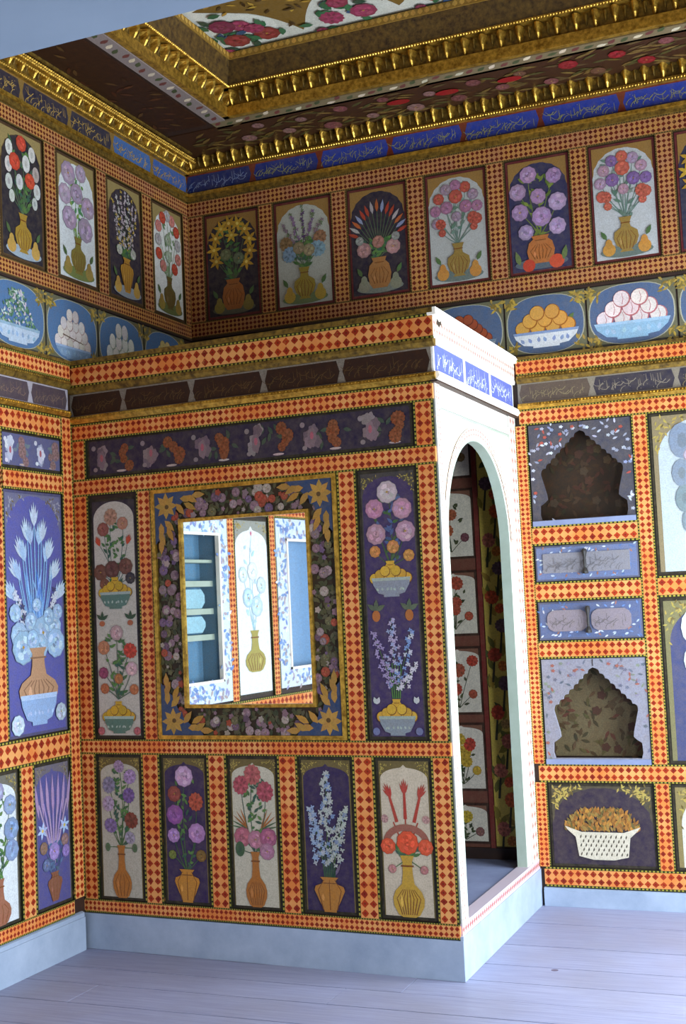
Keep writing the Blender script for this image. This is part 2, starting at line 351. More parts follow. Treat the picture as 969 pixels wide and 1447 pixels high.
def cartouche(parent, M, x0, x1, y0, y1, n, field, ink, bg, label=None, seed=1, name='cartouche', gap=.02, dens=1.0, mat=None):
    w, h = x1-x0, y1-y0; g = Geo(); org = ((x0+x1)/2, y0, n); g.box(x0, x1, y0, y1, n, n+.003, lin(bg))
    o = mk(name, g, mat or M_PAINT, parent, M, org)
    if label: o['label'] = label
    a = Art(w, h, .003, seed); a.group('painted_field'); hw = w/2-gap; b = h*.13
    a.poly([(-hw+b, h*.06), (hw-b, h*.06), (hw-b*.6, h*.25), (hw, h*.5), (hw-b*.6, h*.75), (hw-b, h*.94), (-hw+b, h*.94), (-hw+b*.6, h*.75), (-hw, h*.5), (-hw+b*.6, h*.25)], field, .05)
    a.group('script'); calligraphy(a, -hw+b*.6, hw-b*.6, h*.12, h*.88, ink, dens); a.emit(o, M, org, mat); return o

# ------------------------------------------------------------------ the setting
def cells(xs0, xs1, z0, z1, holes, n0, n1, nback):
    g = Geo(); X = sorted({xs0, xs1, *[v for h in holes for v in h[:2]]}); Z = sorted({z0, z1, *[v for h in holes for v in h[2:4]]})
    for i in range(len(X)-1):
        for j in range(len(Z)-1):
            cx, cz = (X[i]+X[i+1])/2, (Z[j]+Z[j+1])/2; inside = any(h[0] < cx < h[1] and h[2] < cz < h[3] for h in holes)
            if inside and nback is None: continue
            g.box(X[i], X[i+1], Z[j], Z[j+1], n0, nback if inside else n1)
    return g
def S(o, label, cat): o['kind'] = 'structure'; o['label'] = label; o['category'] = cat; return o
FY = -4.62
wall_back = S(mk('wall_back', cells(0, RX, 0, 4.4, [(1.842, 2.288, 0.675, 1.13), (1.842, 2.288, 1.80, 2.25)], -.4, 0, -.10), M_WOODD, None, MB), 'painted panelled wall behind the kiosk with niches and drawers', 'wall')
wall_left = S(mk('wall_left', cells(FY, 0, 0, 4.4, [(-2.306, -1.83, 1.073, 1.856), (-3.5, -3.0, 1.09, 1.842)], -.4, 0, -.12), M_WOODD, None, ML), 'painted panelled wall meeting the kiosk front, with large blue vase panel', 'wall')
MR = plane_matrix((RX, 0, 0), (0, -1, 0)); MFR = plane_matrix((0, FY, 0), (-1, 0, 0))
wall_right = S(mk('wall_right', cells(0, -FY, 0, 4.4, [(-b, -a, c, d) for a, b, c, d in WIN], -.3, 0, None), M_PLASTER, None, MR), 'plain plastered wall with two tall windows and a small high one', 'wall')
DX0, DX1, DZ = 1.85, 3.55, 2.2
wall_front = S(mk('wall_front', cells(-RX, 0, 0, 4.4, [(-DX1, -DX0, 0, DZ), (-FILLWIN[1], -FILLWIN[0], FILLWIN[2], FILLWIN[3])], -.3, 0, None), M_PLASTER, None, MFR), 'plain plastered wall holding the doorway', 'wall')
for i, (M, x0, x1, y0, y1) in enumerate([(MR, -b, -a, c, d) for a, b, c, d in WIN] + [(MFR, -FILLWIN[1], -FILLWIN[0], FILLWIN[2], FILLWIN[3])]):
    g = Geo()
    for q in ((x0-.06, x0, y0-.06, y1+.06), (x1, x1+.06, y0-.06, y1+.06), (x0, x1, y0-.06, y0), (x0, x1, y1, y1+.06)): g.box(*q, 0, .03)
    S(mk('window_%d' % (i+1), g, M_WHITE, None, M), ('tall white framed window nearer the doorway', 'tall white framed window nearer the niche wall', 'small high white framed window under the ceiling', 'white framed window beside the doorway')[i], 'window')
# doorway the view is taken through: its grey head crosses the top of the view
door = S(place('door_1', None, None, Matrix.Translation((2.7, FY-.15, 0))), 'grey painted doorway head and jambs framing the view', 'doorway')
strip(door, MFR, 'lintel', -DX1, -DX0, DZ-.012, DZ+.16, -.34, .02, M_LINTEL)
for x in (-DX1, -DX0-.05): strip(door, MFR, 'jamb', x, x+.05, 0, DZ-.012, -.34, .02, M_LINTEL)
# floor of scrubbed planks
g = Geo(); g.box(-.4, RX+.3, -7.2, .4, -.12, -.022); floor = S(mk('floor', g, M_WOODD, None, I4), 'scrubbed pale lavender grey plank floor', 'floor')
JY = [0.0, -.33, -.69, -.98, -1.2, -1.415, -1.61, -1.83, -2.08, -2.33, -2.6, -2.85, -3.12, -3.4, -3.66, -3.95, -4.2, -4.5, -4.8, -5.1, -5.4, -5.7, -6.0, -6.3, -6.6, -6.9, -7.2]
for i in range(len(JY)-1):
    cuts = [0, R.uniform(1.1, 2.2), RX] if i != 6 else [0, .37, RX]
    for a, b in zip(cuts, cuts[1:]):
        g = Geo(); g.box(a+.0015, b-.0015, JY[i+1]+.0025, JY[i]-.0025, -.022, R.uniform(-.0012, 0)); mk('plank', g, M_PLANK, floor, I4, ((a+b)/2, (JY[i]+JY[i+1])/2, -.022))
# ceiling: dark soffit round the walls and a raised painted tray
SX, SY, ZS, ZT = .466, -.411, 3.90, 4.20; TX1, TY1 = 3.434, -4.2
g = Geo(); g.box(0, RX, SY, 0, ZS, 4.4); g.box(0, SX, FY, SY, ZS, 4.4); g.box(TX1, RX, FY, SY, ZS, 4.4); g.box(SX, TX1, FY, TY1, ZS, 4.4); g.box(SX, TX1, TY1, SY, ZT+.02, 4.4)
ceiling = S(mk('ceiling', g, M_WOODD, None, I4), 'stepped painted ceiling with dark soffit and raised floral tray', 'ceiling')
MD = Matrix(((1, 0, 0, 0), (0, -1, 0, 0), (0, 0, -1, 0), (0, 0, 0, 1)))       # local x, y = room -y, n downwards
def flat_art(parent, name, w, h, x, y, z, base, draw, seed, mat=None, label=None):
    M = MD; g = Geo(); g.box(x, x+w, y, y+h, -z, -z+.006, lin(base)); o = mk(name, g, mat or M_PAINT, parent, M, (x, y, -z))
    if label: o['label'] = label
    a = Art(w, h, .006, seed); draw(a); a.emit(o, M, (x, y, -z), mat); return o
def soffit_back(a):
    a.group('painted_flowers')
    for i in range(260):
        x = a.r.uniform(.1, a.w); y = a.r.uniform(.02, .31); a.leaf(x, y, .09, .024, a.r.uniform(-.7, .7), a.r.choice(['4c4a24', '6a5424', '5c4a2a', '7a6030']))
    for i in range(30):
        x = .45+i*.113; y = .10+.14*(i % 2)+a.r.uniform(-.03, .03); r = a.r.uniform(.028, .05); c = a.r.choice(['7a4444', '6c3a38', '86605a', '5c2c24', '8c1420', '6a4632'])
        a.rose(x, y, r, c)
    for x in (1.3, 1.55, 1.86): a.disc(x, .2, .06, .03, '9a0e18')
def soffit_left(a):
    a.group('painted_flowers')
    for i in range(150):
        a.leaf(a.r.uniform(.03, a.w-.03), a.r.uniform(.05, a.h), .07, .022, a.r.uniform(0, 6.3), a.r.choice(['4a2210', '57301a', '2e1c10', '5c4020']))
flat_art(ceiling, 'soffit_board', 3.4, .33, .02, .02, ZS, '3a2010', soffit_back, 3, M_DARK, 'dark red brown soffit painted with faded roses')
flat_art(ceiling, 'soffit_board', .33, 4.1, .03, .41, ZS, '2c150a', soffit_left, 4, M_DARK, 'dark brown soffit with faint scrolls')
def edge_strip(a):
    a.group('painted_flowers'); L = a.w if a.w > a.h else a.h
    for i in range(int(L/.055)):
        u = i*.055+.03; k = i % 3; c = ('6a3030', '3c4a2c', 'd8c8a8')[k]; v = .041+.012*a.r.uniform(-1, 1)
        x, y = (u, v) if a.w > a.h else (v, u); a.leaf(x-.02, y, .055, .03, a.r.uniform(.2, .9), c)
strip(ceiling, MD, 'soffit_fillet', .09, .102, .1, 4.1, -ZS+.006, -ZS+.016, M_GOLDD)
flat_art(ceiling, 'soffit_edge', 3.0, .082, SX-.082, .35-.02, ZS, '7a6a4c', edge_strip, 5)
flat_art(ceiling, 'soffit_edge', .082, 3.8, SX-.082-.002, .412, ZS, '8a7c78', edge_strip, 6)
# gilded drop: keel shaped tooth of the mouldings
def drop_mesh(w, h, d):
    g = Geo(); prof = [(.0, .04), (.12, .40), (.38, .62), (.62, .55), (.85, .95), (1.0, 1.0)]   # t from tip up, width factor
    rows = []
    for t, k in prof:
        y = t*h; e = d*(.25+.75*math.sin(min(1, t*1.25)*1.5)); rows.append([(-k*w/2, y, 0), (-k*w*.22, y, e*.8), (0, y, e), (k*w*.22, y, e*.8), (k*w/2, y, 0)])
    for a, b in zip(rows, rows[1:]):
        for i in range(4): g.face([a[i], a[i+1], b[i+1], b[i]])
    g.face(rows[0]); g.face(list(reversed(rows[-1]))); return g
DROP = drop_mesh(.05, .075, .045).mesh('gilded_drop', M_GOLD); SDROP = drop_mesh(.024, .05, .02).mesh('gilded_droplet', M_GOLDD)
def drops(parent, M, x0, x1, y, n, pitch=.0865):
    k = 0; x = x0+pitch/2
    while x < x1:
        place('gilded_drop', DROP, parent, M @ Matrix.Translation((x, y, n))); place('gilded_droplet', SDROP, parent, M @ Matrix.Translation((x+pitch/2, y+.02, n))); x += pitch
def beads(parent, M, x0, x1, y, n, r, pitch, mat=None, name='bead_row'):
    g = Geo(); x = x0
    while x < x1:
        for (sx, sy) in ((1, 1), (1, -1), (-1, 1), (-1, -1)):
            P = [(x+sx*r, y, n), (x, y+sy*r, n), (x, y, n+r)]
            g.face(P if sx*sy > 0 else P[::-1])
        x += pitch
    o = mk(name, g, mat or M_GOLD, parent, M); o['kind'] = 'stuff'; return o
def tray(M, x0, x1, seed):        # local n points out of the tray face
    strip(ceiling, M, 'tray_fillet', x0, x1, ZS, ZS+.05, 0, .03, M_GOLD)
    strip(ceiling, M, 'tray_hollow', x0, x1, ZS+.05, ZS+.135, 0, .008, M_GOLDD)
    drops(ceiling, M, x0+.01, x1, ZS+.052, .008)
    strip(ceiling, M, 'tray_fillet', x0, x1, ZS+.135, ZS+.15, 0, .05, M_GOLD); beads(ceiling, M, x0+.01, x1, ZS+.142, .05, .006, .014)
    g = Geo(); g.sweep([(ZS+.15, 0), (ZS+.15, .045), (ZS+.2, .055), (ZS+.265, .07), (ZS+.265, 0)], x0, x1, lin('5a3c14'))
    mk('tray_cove', g, M_COVE, ceiling, M)
    g = Geo(); g.box(x0, x1, ZS+.265, ZS+.30, 0, .075, lin('a07828')); o = mk('tray_edge', g, M_PAINT, ceiling, M)
    k = x0+.02; a = Art(1, 1, .075, seed); a.group('edge_leaf')
    while k < x1-.02: a.leaf(k, ZS+.27, .03, .03, 1.57, 'd0a044'); k += .034
    a.emit(o, M, (0, 0, 0))
tray(plane_matrix((SX, SY, 0), (1, 0, 0)), 0, TX1-SX, 11)
tray(plane_matrix((SX, TY1, 0), (0, 1, 0)), 0, SY-TY1, 12)
def tray_paint(a):
    a.group('white_border'); W, H = a.w, a.h
    def wave(u): return .08+.33*abs(math.sin(u*6.28))**.8
    n = 90
    for i in range(n):                         # along the back edge, then along the left edge
        u0, u1 = W*i/n, W*(i+1)/n; a.poly([(u0, 0), (u1, 0), (u1, wave(u1)), (u0, wave(u0))], 'd8d6c6', .02)
    for i in range(n):
        u0, u1 = .05+(H-.05)*i/n, .05+(H-.05)*(i+1)/n; a.poly([(0, u0), (wave(u0), u0), (wave(u1), u1), (0, u1)], 'e8e6d6', .02)
    a.group('ochre_scroll')
    for i in range(1400):
        x, y = a.r.uniform(.1, W), a.r.uniform(.1, min(H, 2.2))
        if y < wave(x)+.03 or x < wave(y)+.03: continue
        a.leaf(x, y, .05, .02, a.r.uniform(0, 6.3), a.r.choice(['3a2408', 'b88a30', '4a3010', 'c09838']))
    a.group('border_flowers')
    for ax in (0, 1):
        L = W if ax == 0 else H; lobe = 0
        q = (lambda s, t: (s, t)) if ax == 0 else (lambda s, t: (t, s))
        while lobe*.5 < L-.4:
            u0 = lobe*.5; lobe += 1
            if lobe > 6 and ax == 1: break
            for k in range(16):
                u = u0+a.r.uniform(.06, .44); x, y = q(u, a.r.uniform(.05, max(.06, wave(u)-.05))); a.leaf(x, y, .075, .045, a.r.uniform(0, 6.3), a.r.choice(['1e5a38', '2a4a6a', '2c6a44', '1c4434']))
            for du, dv, r in ((.17, .17, .062), (.33, .17, .062), (.25, .30, .05), (.08, .07, .03)):
                x, y = q(u0+du, dv); c = a.r.choice(['8a2444', '7a2040', '9a3054', '8c2a2a'])
                a.rose(x, y, r, c) if a.r.random() < .7 else a.carn(x, y, r, c)
flat_art(ceiling, 'tray_panel', TX1-SX, SY-TY1, SX, -SY, ZT+.02, '7a5a20', tray_paint, 21, None, 'ochre ceiling field with white scalloped floral border')

# wall cornices under the ceiling
def top_cornice(t, M, x0, x1, seps, fields, inks, seed, beadrow):
    strip(t, M, 'gilded_fillet', x0, x1, 3.66, 3.685, 0, .02, M_GOLDD); strip(t, M, 'gilded_fillet', x0, x1, 3.685, 3.702, 0, .03, M_GOLD)
    xs = [x0]+seps+[x1]
    for i, (a, b) in enumerate(zip(xs, xs[1:])):
        cartouche(t, M, a, b, 3.702, 3.808, .006, fields[min(i, len(fields)-1)], inks[min(i, len(inks)-1)], '7a2c1c' if not beadrow else '8a6a30', seed=seed+i, gap=.008, dens=1.15)
    strip(t, M, 'gilded_fillet', x0, x1, 3.808, 3.828, 0, .03, M_GOLD); beads(t, M, x0+.01, x1, 3.818, .03, .006, .014)
    strip(t, M, 'moulding_hollow', x0, x1, 3.828, 3.90, 0, .012, M_GOLDD); drops(t, M, x0+.01, x1, 3.828, .012)
trim_1 = S(place('trim_1', None, None, MB @ Matrix.Translation((0, 3.66, 0))), 'gilded cornice with blue script band along the wall behind the kiosk', 'cornice')
top_cornice(trim_1, MB, 0, RX, [.02+.39*i for i in range(1, 9)], ['1c3070', '1e3484', '2440a8'], ['8a9ac0', '9a9a70'], 40, False)
trim_2 = S(place('trim_2', None, None, ML @ Matrix.Translation((0, 3.66, 0))), 'gilded cornice with beaded edge and dark script band along the bluer wall', 'cornice')
top_cornice(trim_2, ML, -3.0, 0, [-2.2, -1.83, -1.46, -1.1, -.74, -.37], ['232238', '232238', '241f34', '26233a', '26263c', '3f6aa8', '3a62a8'], ['c09a50'], 60, True)
g = Geo(); g.box(-3.0, 0, 3.90-.012, 3.90+.0, 0, .075)
strip(trim_2, ML, 'beaded_fillet', -3.0, 0, 3.868, 3.899, .012, .068, M_GOLD)
for k in (3.875, 3.889): beads(trim_2, ML, -2.99, -.01, k, .068, .0075, .0155)
beads(trim_2, ML @ Matrix.Rotation(math.radians(90), 4, 'X') @ Matrix.Identity(4), -2.99, -.01, .04, -3.868, .0075, .0155)

# dado cornice shared by the two walls
def dado_cornice(t, M, x0, x1, seps, fields, inks, bg, seed, mat=None):
    mat = mat or M_CHK
    prof = lambda a, b, d: [(a, 0), (a, d*.6), ((a+b)/2, d), (b, d*.75), (b, 0)]
    g = Geo(); g.sweep(prof(2.345, 2.372, .032), x0, x1); mk('gilded_moulding', g, M_GOLD, t, M, ((x0+x1)/2, 2.345, 0)); beads(t, M, x0+.005, x1, 2.366, .027, .007, .016)
    xs = [x0]+seps+[x1]
    for i, (a, b) in enumerate(zip(xs, xs[1:])): cartouche(t, M, a, b, 2.372, 2.47, .008, fields[i % len(fields)], inks[i % len(inks)], bg, seed=seed+i, gap=.007)
    g = Geo(); g.sweep(prof(2.47, 2.508, .034), x0, x1); mk('gilded_moulding', g, M_GOLDD, t, M, ((x0+x1)/2, 2.47, 0)); beads(t, M, x0+.005, x1, 2.50, .026, .007, .016)
    band(t, M, 'checker_band', x0, x1, 2.508, 2.584, 0, .026, mat=mat)
    strip(t, M, 'cornice_lip', x0, x1, 2.584, 2.598, 0, .034, M_GOLDD)
trim_3 = S(place('trim_3', None, None, MB @ Matrix.Translation((KW, 2.345, 0))), 'narrow cornice with dark script cartouches above the wall niches', 'cornice')
dado_cornice(trim_3, MB, KW+.03, RX, [2.14, 2.53, 2.92, 3.3], ['5a4a40', '2c2a3c', '2c2a3c'], ['8a7a58', '8c8070'], '8a8070', 80)
trim_4 = S(place('trim_4', None, None, ML @ Matrix.Translation((-KDL, 2.345, 0))), 'narrow cornice with faded script above the blue vase panel', 'cornice')
dado_cornice(trim_4, ML, -3.6, -KDL-.04, [-3.2, -2.85, -2.5, -2.15, -1.8, -1.46], ['4a3c48'], ['80665a'], 'b0a8b0', 90)
# baseboards
def baseboard(name, M, x0, x1, h, n, label):
    o = S(place(name, None, None, M @ Matrix.Translation(((x0+x1)/2, 0, 0))), label, 'baseboard')
    strip(o, M, 'board', x0, x1, 0, h*.86, 0, n, M_WHITE)
    g = Geo(); g.sweep([(h*.86, 0), (h*.86, n*.8), (h*.97, n*.8), (h, n*.3), (h, 0)], x0, x1); mk('cap', g, M_WHITE, o, M, ((x0+x1)/2, h*.86, 0))
baseboard('baseboard_left', ML, FY, -KDL-.04, .165, .022, 'pale blue painted baseboard under the blue vase wall')
baseboard('baseboard_back', MB, KW+.025, RX, .085, .022, 'low pale baseboard below the niche column')

# ------------------------------------------------------------------ the kiosk (a panelled closet in the corner)
kiosk = place('corner_kiosk', None, None, Matrix.Translation((KW/2, -.6, 0)), label='small painted closet in the room corner with mirror front and arched side door', category='closet')
strip(kiosk, MF, 'front_wall', 0.0, KL-.001, .15, 2.595, -.06, 0, M_WOODD)
AC, AR, AS, AT = .565, .465, 1.70, 2.135
op = [(AC-AR, .205)] + [(AC-AR*math.cos(math.pi*i/32), AS+(AT-AS)*math.sin(math.pi*i/32)) for i in range(33)] + [(AC+AR, .205)]
g = Geo(); g.prism([(.0, .15)] + [(0, .205)] + op + [(KD, .205), (KD, .15), (KD, 2.595), (0, 2.595)], -.06, 0)
g.v = g.v; g2 = Geo(); outer = [(0, .205)] + op + [(KD, .205), (KD, 2.595), (0, 2.595)]
g2.prism(outer, -.04, 0); g2.face([(x, y, -.04) for x, y in reversed(outer)]); mk('side_wall', g2, M_CREAM, kiosk, MS)
g = Geo(); jp = [(AC-AR, .205)] + op[1:-1] + [(AC+AR, .205)]
for a, b in zip(op, op[1:]): g.face([(a[0], a[1], -.046), (a[0], a[1], -.0005), (b[0], b[1], -.0005), (b[0], b[1], -.046)][::-1]); 
for a, b in zip(op, op[1:]):
    s = lambda p: (AC+(p[0]-AC)*.985, AS+(p[1]-AS)*.985 if p[1] > AS else p[1])
    a2, b2 = s(a), s(b); g.face([(a2[0], a2[1], -.046), (a2[0], a2[1], -.0005), (b2[0], b2[1], -.0005), (b2[0], b2[1], -.046)])
    g.face([(a[0], a[1], -.0005), (b[0], b[1], -.0005), (b2[0], b2[1], -.0005), (a2[0], a2[1], -.0005)])
mk('arch_lining', g, M_REVEAL, kiosk, MS)
gr = Geo(); gr.face([(0, -KDL, 2.56), (KW, -KD, 2.56), (KW, 0, 2.56), (0, 0, 2.56)]); gr.face([(0, -KDL, 2.595), (KW, -KD, 2.595), (KW, 0, 2.595), (0, 0, 2.595)]); mk('roof', gr, M_WOODD, kiosk, I4)
gf = Geo()
P0 = [(0.001, -KDL+.0), (KW-.0, -KD+.0), (KW-.0, -.001), (0.001, -.001)]
gf.face([(x, y, .205) for x, y in P0])
for i in range(4):
    a, b = P0[i], P0[(i+1) % 4]; gf.face([(*a, 0), (*b, 0), (*b, .205), (*a, .205)])
mk('floor_slab', gf, M_SLAB, kiosk, I4, label='blue grey closet floor')
strip(kiosk, MF, 'plinth', 0, KL+.012, 0, .152, 0, .014, M_WHITE); strip(kiosk, MS, 'plinth', -.012, KD-.001, 0, .168, 0, .012, M_WHITE)
band(kiosk, MS, 'threshold', -.004, KD-.002, .168, .214, -.05, .008, mat=checker('threshold_stripe', 1, 'a8605c', 'b06a60', 'd8b4b0', 'd0acb0', 'c0b0b8', 'd8c8c8'), rows=1)
# front framing
FZ = dict(bot=(.156, .214), mid=(.842, .908), fr=(1.985, 2.063), top=(2.235, 2.312))
for k, (a, b) in FZ.items(): band(kiosk, MF, 'rail', 0, KL, a, b)
for a, b in ((0, .082), (KL-.086, KL)): band(kiosk, MF, 'stile', a, b, 2.063, 2.235)
for a, b in ((0, .086), (.343, .423), (1.319, 1.406), (KL-.086, KL)): band(kiosk, MF, 'stile', a, b, .908, 1.985)
for a, b in ((0, .084), (.322, .418), (.652, .750), (.990, 1.085), (1.330, 1.428), (KL-.086, KL)): band(kiosk, MF, 'stile', a, b, .214, .842)
# front cornice
g = Geo(); g.sweep([(2.314, 0), (2.314, .018), (2.332, .032), (2.346, .026), (2.346, 0)], 0, KL+.02); mk('gilded_moulding', g, M_GOLD, kiosk, MF); beads(kiosk, MF, .005, KL, 2.34, .027, .006, .015)
xs = [0, .29, .645, 1.0, 1.36, KL]
for i, (a, b) in enumerate(zip(xs, xs[1:])): cartouche(kiosk, MF, a, b, 2.346, 2.45, .004, '2e1a12', '5c4424', '8c8274', seed=120+i, gap=.006, label='dark brown script cartouche', mat=M_DARK)
g = Geo(); g.sweep([(2.45, 0), (2.45, .02), (2.465, .034), (2.478, .034), (2.478, 0)], 0, KL+.02); mk('gilded_moulding', g, M_GOLDD, kiosk, MF)
band(kiosk, MF, 'checker_band', 0, KL+.02, 2.478, 2.58, 0, .026); strip(kiosk, MF, 'cornice_lip', 0, KL+.024, 2.58, 2.60, 0, .036, M_GOLDD)
# side framing, colours paled as if overlit by the window
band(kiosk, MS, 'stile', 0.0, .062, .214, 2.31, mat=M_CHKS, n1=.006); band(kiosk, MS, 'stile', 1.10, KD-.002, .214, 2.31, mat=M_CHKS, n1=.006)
g = Geo()
for i in range(44):
    def ap(t, k): return (AC-(AR+k)*math.cos(t), AS+(AT-AS+k)*math.sin(t))
    t0, t1 = math.pi*i/44, math.pi*(i+1)/44; q = [ap(t0, .012), ap(t1, .012), ap(t1, .052), ap(t0, .052)]
    g.face([(x, y, .005) for x, y in q][::-1], uv=[(i, 0), (i+1, 0), (i+1, 2), (i, 2)][::-1])
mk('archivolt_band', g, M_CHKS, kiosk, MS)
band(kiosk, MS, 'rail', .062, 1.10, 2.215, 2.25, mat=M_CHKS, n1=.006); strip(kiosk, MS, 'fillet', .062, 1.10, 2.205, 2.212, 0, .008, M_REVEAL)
g = Geo(); g.sweep([(2.312, 0), (2.312, .02), (2.33, .036), (2.348, .03), (2.348, 0)], -.02, KD-.002); mk('cornice_moulding', g, M_CREAM, kiosk, MS)
strip(kiosk, MS, 'fillet', -.03, KD-.002, 2.306, 2.313, 0, .028, M_WOODD)
for i, (a, b) in enumerate(((-.0, .42), (.42, .815), (.815, 1.215))):
    w, h = b-a, .115; gg = Geo(); org = ((a+b)/2, 2.35, .006); gg.box(a, b, 2.35, 2.47, 0, .006, lin('f6f4f0')); o = mk('cartouche', gg, M_PAINT, kiosk, MS, org, label='pale blue script cartouche on the sunlit side')
    ar = Art(w, h, 0, 140+i); ar.group('painted_field'); ar.poly([(-w/2+.016, .008), (w/2-.016, .008), (w/2-.016, h), (-w/2+.016, h)], '5a6ab8', .03); ar.group('script'); calligraphy(ar, -w/2+.02, w/2-.02, .012, h-.004, 'e8ecf8', 1.2); ar.emit(o, MS, org)
g = Geo(); g.sweep([(2.47, 0), (2.47, .014), (2.485, .022), (2.485, 0)], -.02, KD-.002); mk('cornice_moulding', g, M_CREAM, kiosk, MS)
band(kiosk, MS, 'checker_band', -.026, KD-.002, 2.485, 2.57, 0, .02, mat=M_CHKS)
strip(kiosk, MS, 'cornice_lip', -.036, KD-.002, 2.57, 2.60, 0, .036, M_CREAM); beads(kiosk, MS, -.03, KD-.01, 2.588, .036, .008, .02, M_CREAM)
# lining seen through the arch
strip(kiosk, MB, 'lining_board', .9, 1.705, .205, 2.5, 0, .004, M_PAINT, lin('7a4434')); strip(kiosk, MB, 'lining_base', .9, 1.705, .205, .258, .004, .016, M_WOODD)
strip(kiosk, MB, 'lining_strip', 1.530, 1.552, .258, 2.5, .004, .014, M_PAINT, lin('7a2420'))
# ------------------------------------------------------------------ painted panels
def fruit_bowl_vase(a, y, c='d8a426', bowl='8a9a88', w=.62, seedless=True):
    W, H = a.w, a.h; a.group('painted_vase', True)
    a.vase(0, y*H+.2*W, w*.36*W, .36*W, c, 'pot', 3); a.heap(0, y*H+.24*W, w*.92*W, .17*W, .078*W, c, '7a4a10', 3); a.bowl(0, y*H, w*W, .3*W, bowl, 'a8b4a4')
def on_plate(a, c, kind='gourd', pear='c89a3c', plate='7a8a86', vw=.38, vh=.295, fl=5, py=.1):
    W, H = a.w, a.h; a.group('painted_vase'); a.disc(0, .075*H, .40*W, .05*H, plate, n=20); a.vase(0, .07*H, vw*W, vh*H, c, kind, fl); a.pears(py, pear)
def low(kind, vc, heads, vw=.42, vh=.26, fl=4, stemc='3f6a3a', extra=None, leaves=64):
    def d(a):
        if extra: extra(a)
        heads_ = [(x, y, r*1.17, c, t) for x, y, r, c, t in heads]
        a.bouquet((0, vh+.0), heads_, stemc, leaves=leaves); a.group('painted_vase'); a.vase(0, .015*a.h, vw*a.w, vh*a.h, vc, kind, fl)
    return d
KP = []
PV, MV, RB, LI = '7a5a94', 'a87a98', '7a3426', 'b894b4'
panel(kiosk, MF, .086, .320, .216, .840, 'c4bca6', low('bottle', 'b8702c', [(0, .92, .10, 'a888a8', 'c'), (.24, .85, .12, 'ac8cb4', 'c'), (-.24, .79, .13, '8c849c', 'c'), (.2, .72, .12, PV, 'c'), (-.26, .66, .12, 'b49ab0', 'c'), (.24, .55, .13, RB, 'c'), (-.22, .51, .12, '8a70a0', 'c'), (.2, .43, .10, 'a096a4', 'c'), (-.3, .36, .06, '56704c', 'o'), (.3, .36, .06, '56704c', 'o')], vh=.36),
      'white panel of mauve carnations in a tall orange bottle vase', arch='ogee', rise=.32, seed=201)
panel(kiosk, MF, .420, .650, .216, .840, '33234e', low('urn', 'c8842c', [(0, .86, .16, 'c49ab8', 'r'), (-.22, .74, .12, '8c3a34', 'r'), (.24, .69, .14, 'b04a34', 'c'), (-.22, .60, .15, '8a5090', 'r'), (.24, .48, .15, 'b480b0', 'r'), (-.26, .46, .11, 'a880b4', 'r'), (-.3, .33, .07, '6a7430', 'r'), (.32, .33, .09, '7c5a24', 'r')], vw=.54, vh=.22, fl=3, leaves=34),
      'purple panel of pink and red roses in a wide orange urn', arch='ogee', rise=.32, seed=202)
def ex3(a):
    for q in (-1, 1):
        a.group('painted_sprig', True)
        for i in range(5): a.leaf(q*.12*a.w, .52*a.h, a.w*.4, .035*a.w, 1.57-q*(.4+.25*i), 'a8642c' if i < 3 else '4a6a48')
panel(kiosk, MF, .752, .988, .216, .840, 'cfc6ae', low('bottle', 'b06a28', [(-.24, .81, .14, 'b04c58', 'c'), (0, .88, .15, 'b85a5c', 'c'), (.24, .77, .15, 'b04a58', 'c'), (-.24, .47, .14, 'ac5c6c', 'r'), (.02, .455, .13, 'b8788a', 'r'), (.27, .47, .14, 'a85a76', 'r'), (.24, .38, .12, 'b07890', 'r'), (-.3, .39, .1, '3a5a40', 'o')], vh=.36, fl=7, extra=ex3, stemc='33584c'),
      'cream panel of red carnations and pink roses in a ribbed orange bottle', arch='ogee', rise=.32, seed=203)
def ex4(a):
    a.group('painted_bouquet'); W, H = a.w, a.h
    for i in range(7): a.stem((i-3)*.03*W, .22*H, (i-3)*.045*W, .46*H, .022*W, '2e5a3c')
    a.spike(-.02*W, .36*H, 0, .9*H, 'b4b8b0', 90, .2*W, .042*W, '7a90b4'); a.spike(-.1*W, .32*H, -.3*W, .68*H, '90a4c0', 60, .16*W, .04*W, 'b4b8bc'); a.spike(.1*W, .32*H, .34*W, .68*H, 'b0b4a8', 60, .15*W, .04*W, '7a8aa4')
    a.leaf(.12*W, .25*H, .22*W, .06*W, 1.1, '6a5a70')
panel(kiosk, MF, 1.087, 1.328, .218, .840, '2c1d4c', low('urn', 'b8782c', [], vw=.56, vh=.22, fl=3, extra=ex4), 'dark purple panel of white hyacinths in a banded orange urn', arch='ogee', rise=.32, seed=204)
def ex5(a):
    a.group('painted_bouquet'); W, H = a.w, a.h
    for x, y, t in ((-.22, .6, 2.0), (0, .62, 1.57), (.22, .6, 1.1)):
        a.stem(0, .4*H, x*W, y*H, .03*W, 'a83828')
        a.stem(x*W*.7, (y+.0)*H, x*W+math.cos(t)*.12*W, (y+.16)*H, .06*W, 'b0382c'); a.plume(x*W+math.cos(t)*.06*W, (y+.15)*H, .26*W, t, 'b03a30')
    a.stroke([(.36*W*math.cos(t), .47*H+.26*W*math.sin(t)) for t in [math.pi*i/12 for i in range(13)]], .11*W, .11*W, '9a5a4a')
    for q in (-1, 1): a.carn(q*.37*W, .62*H, .07*W, 'b88a84')
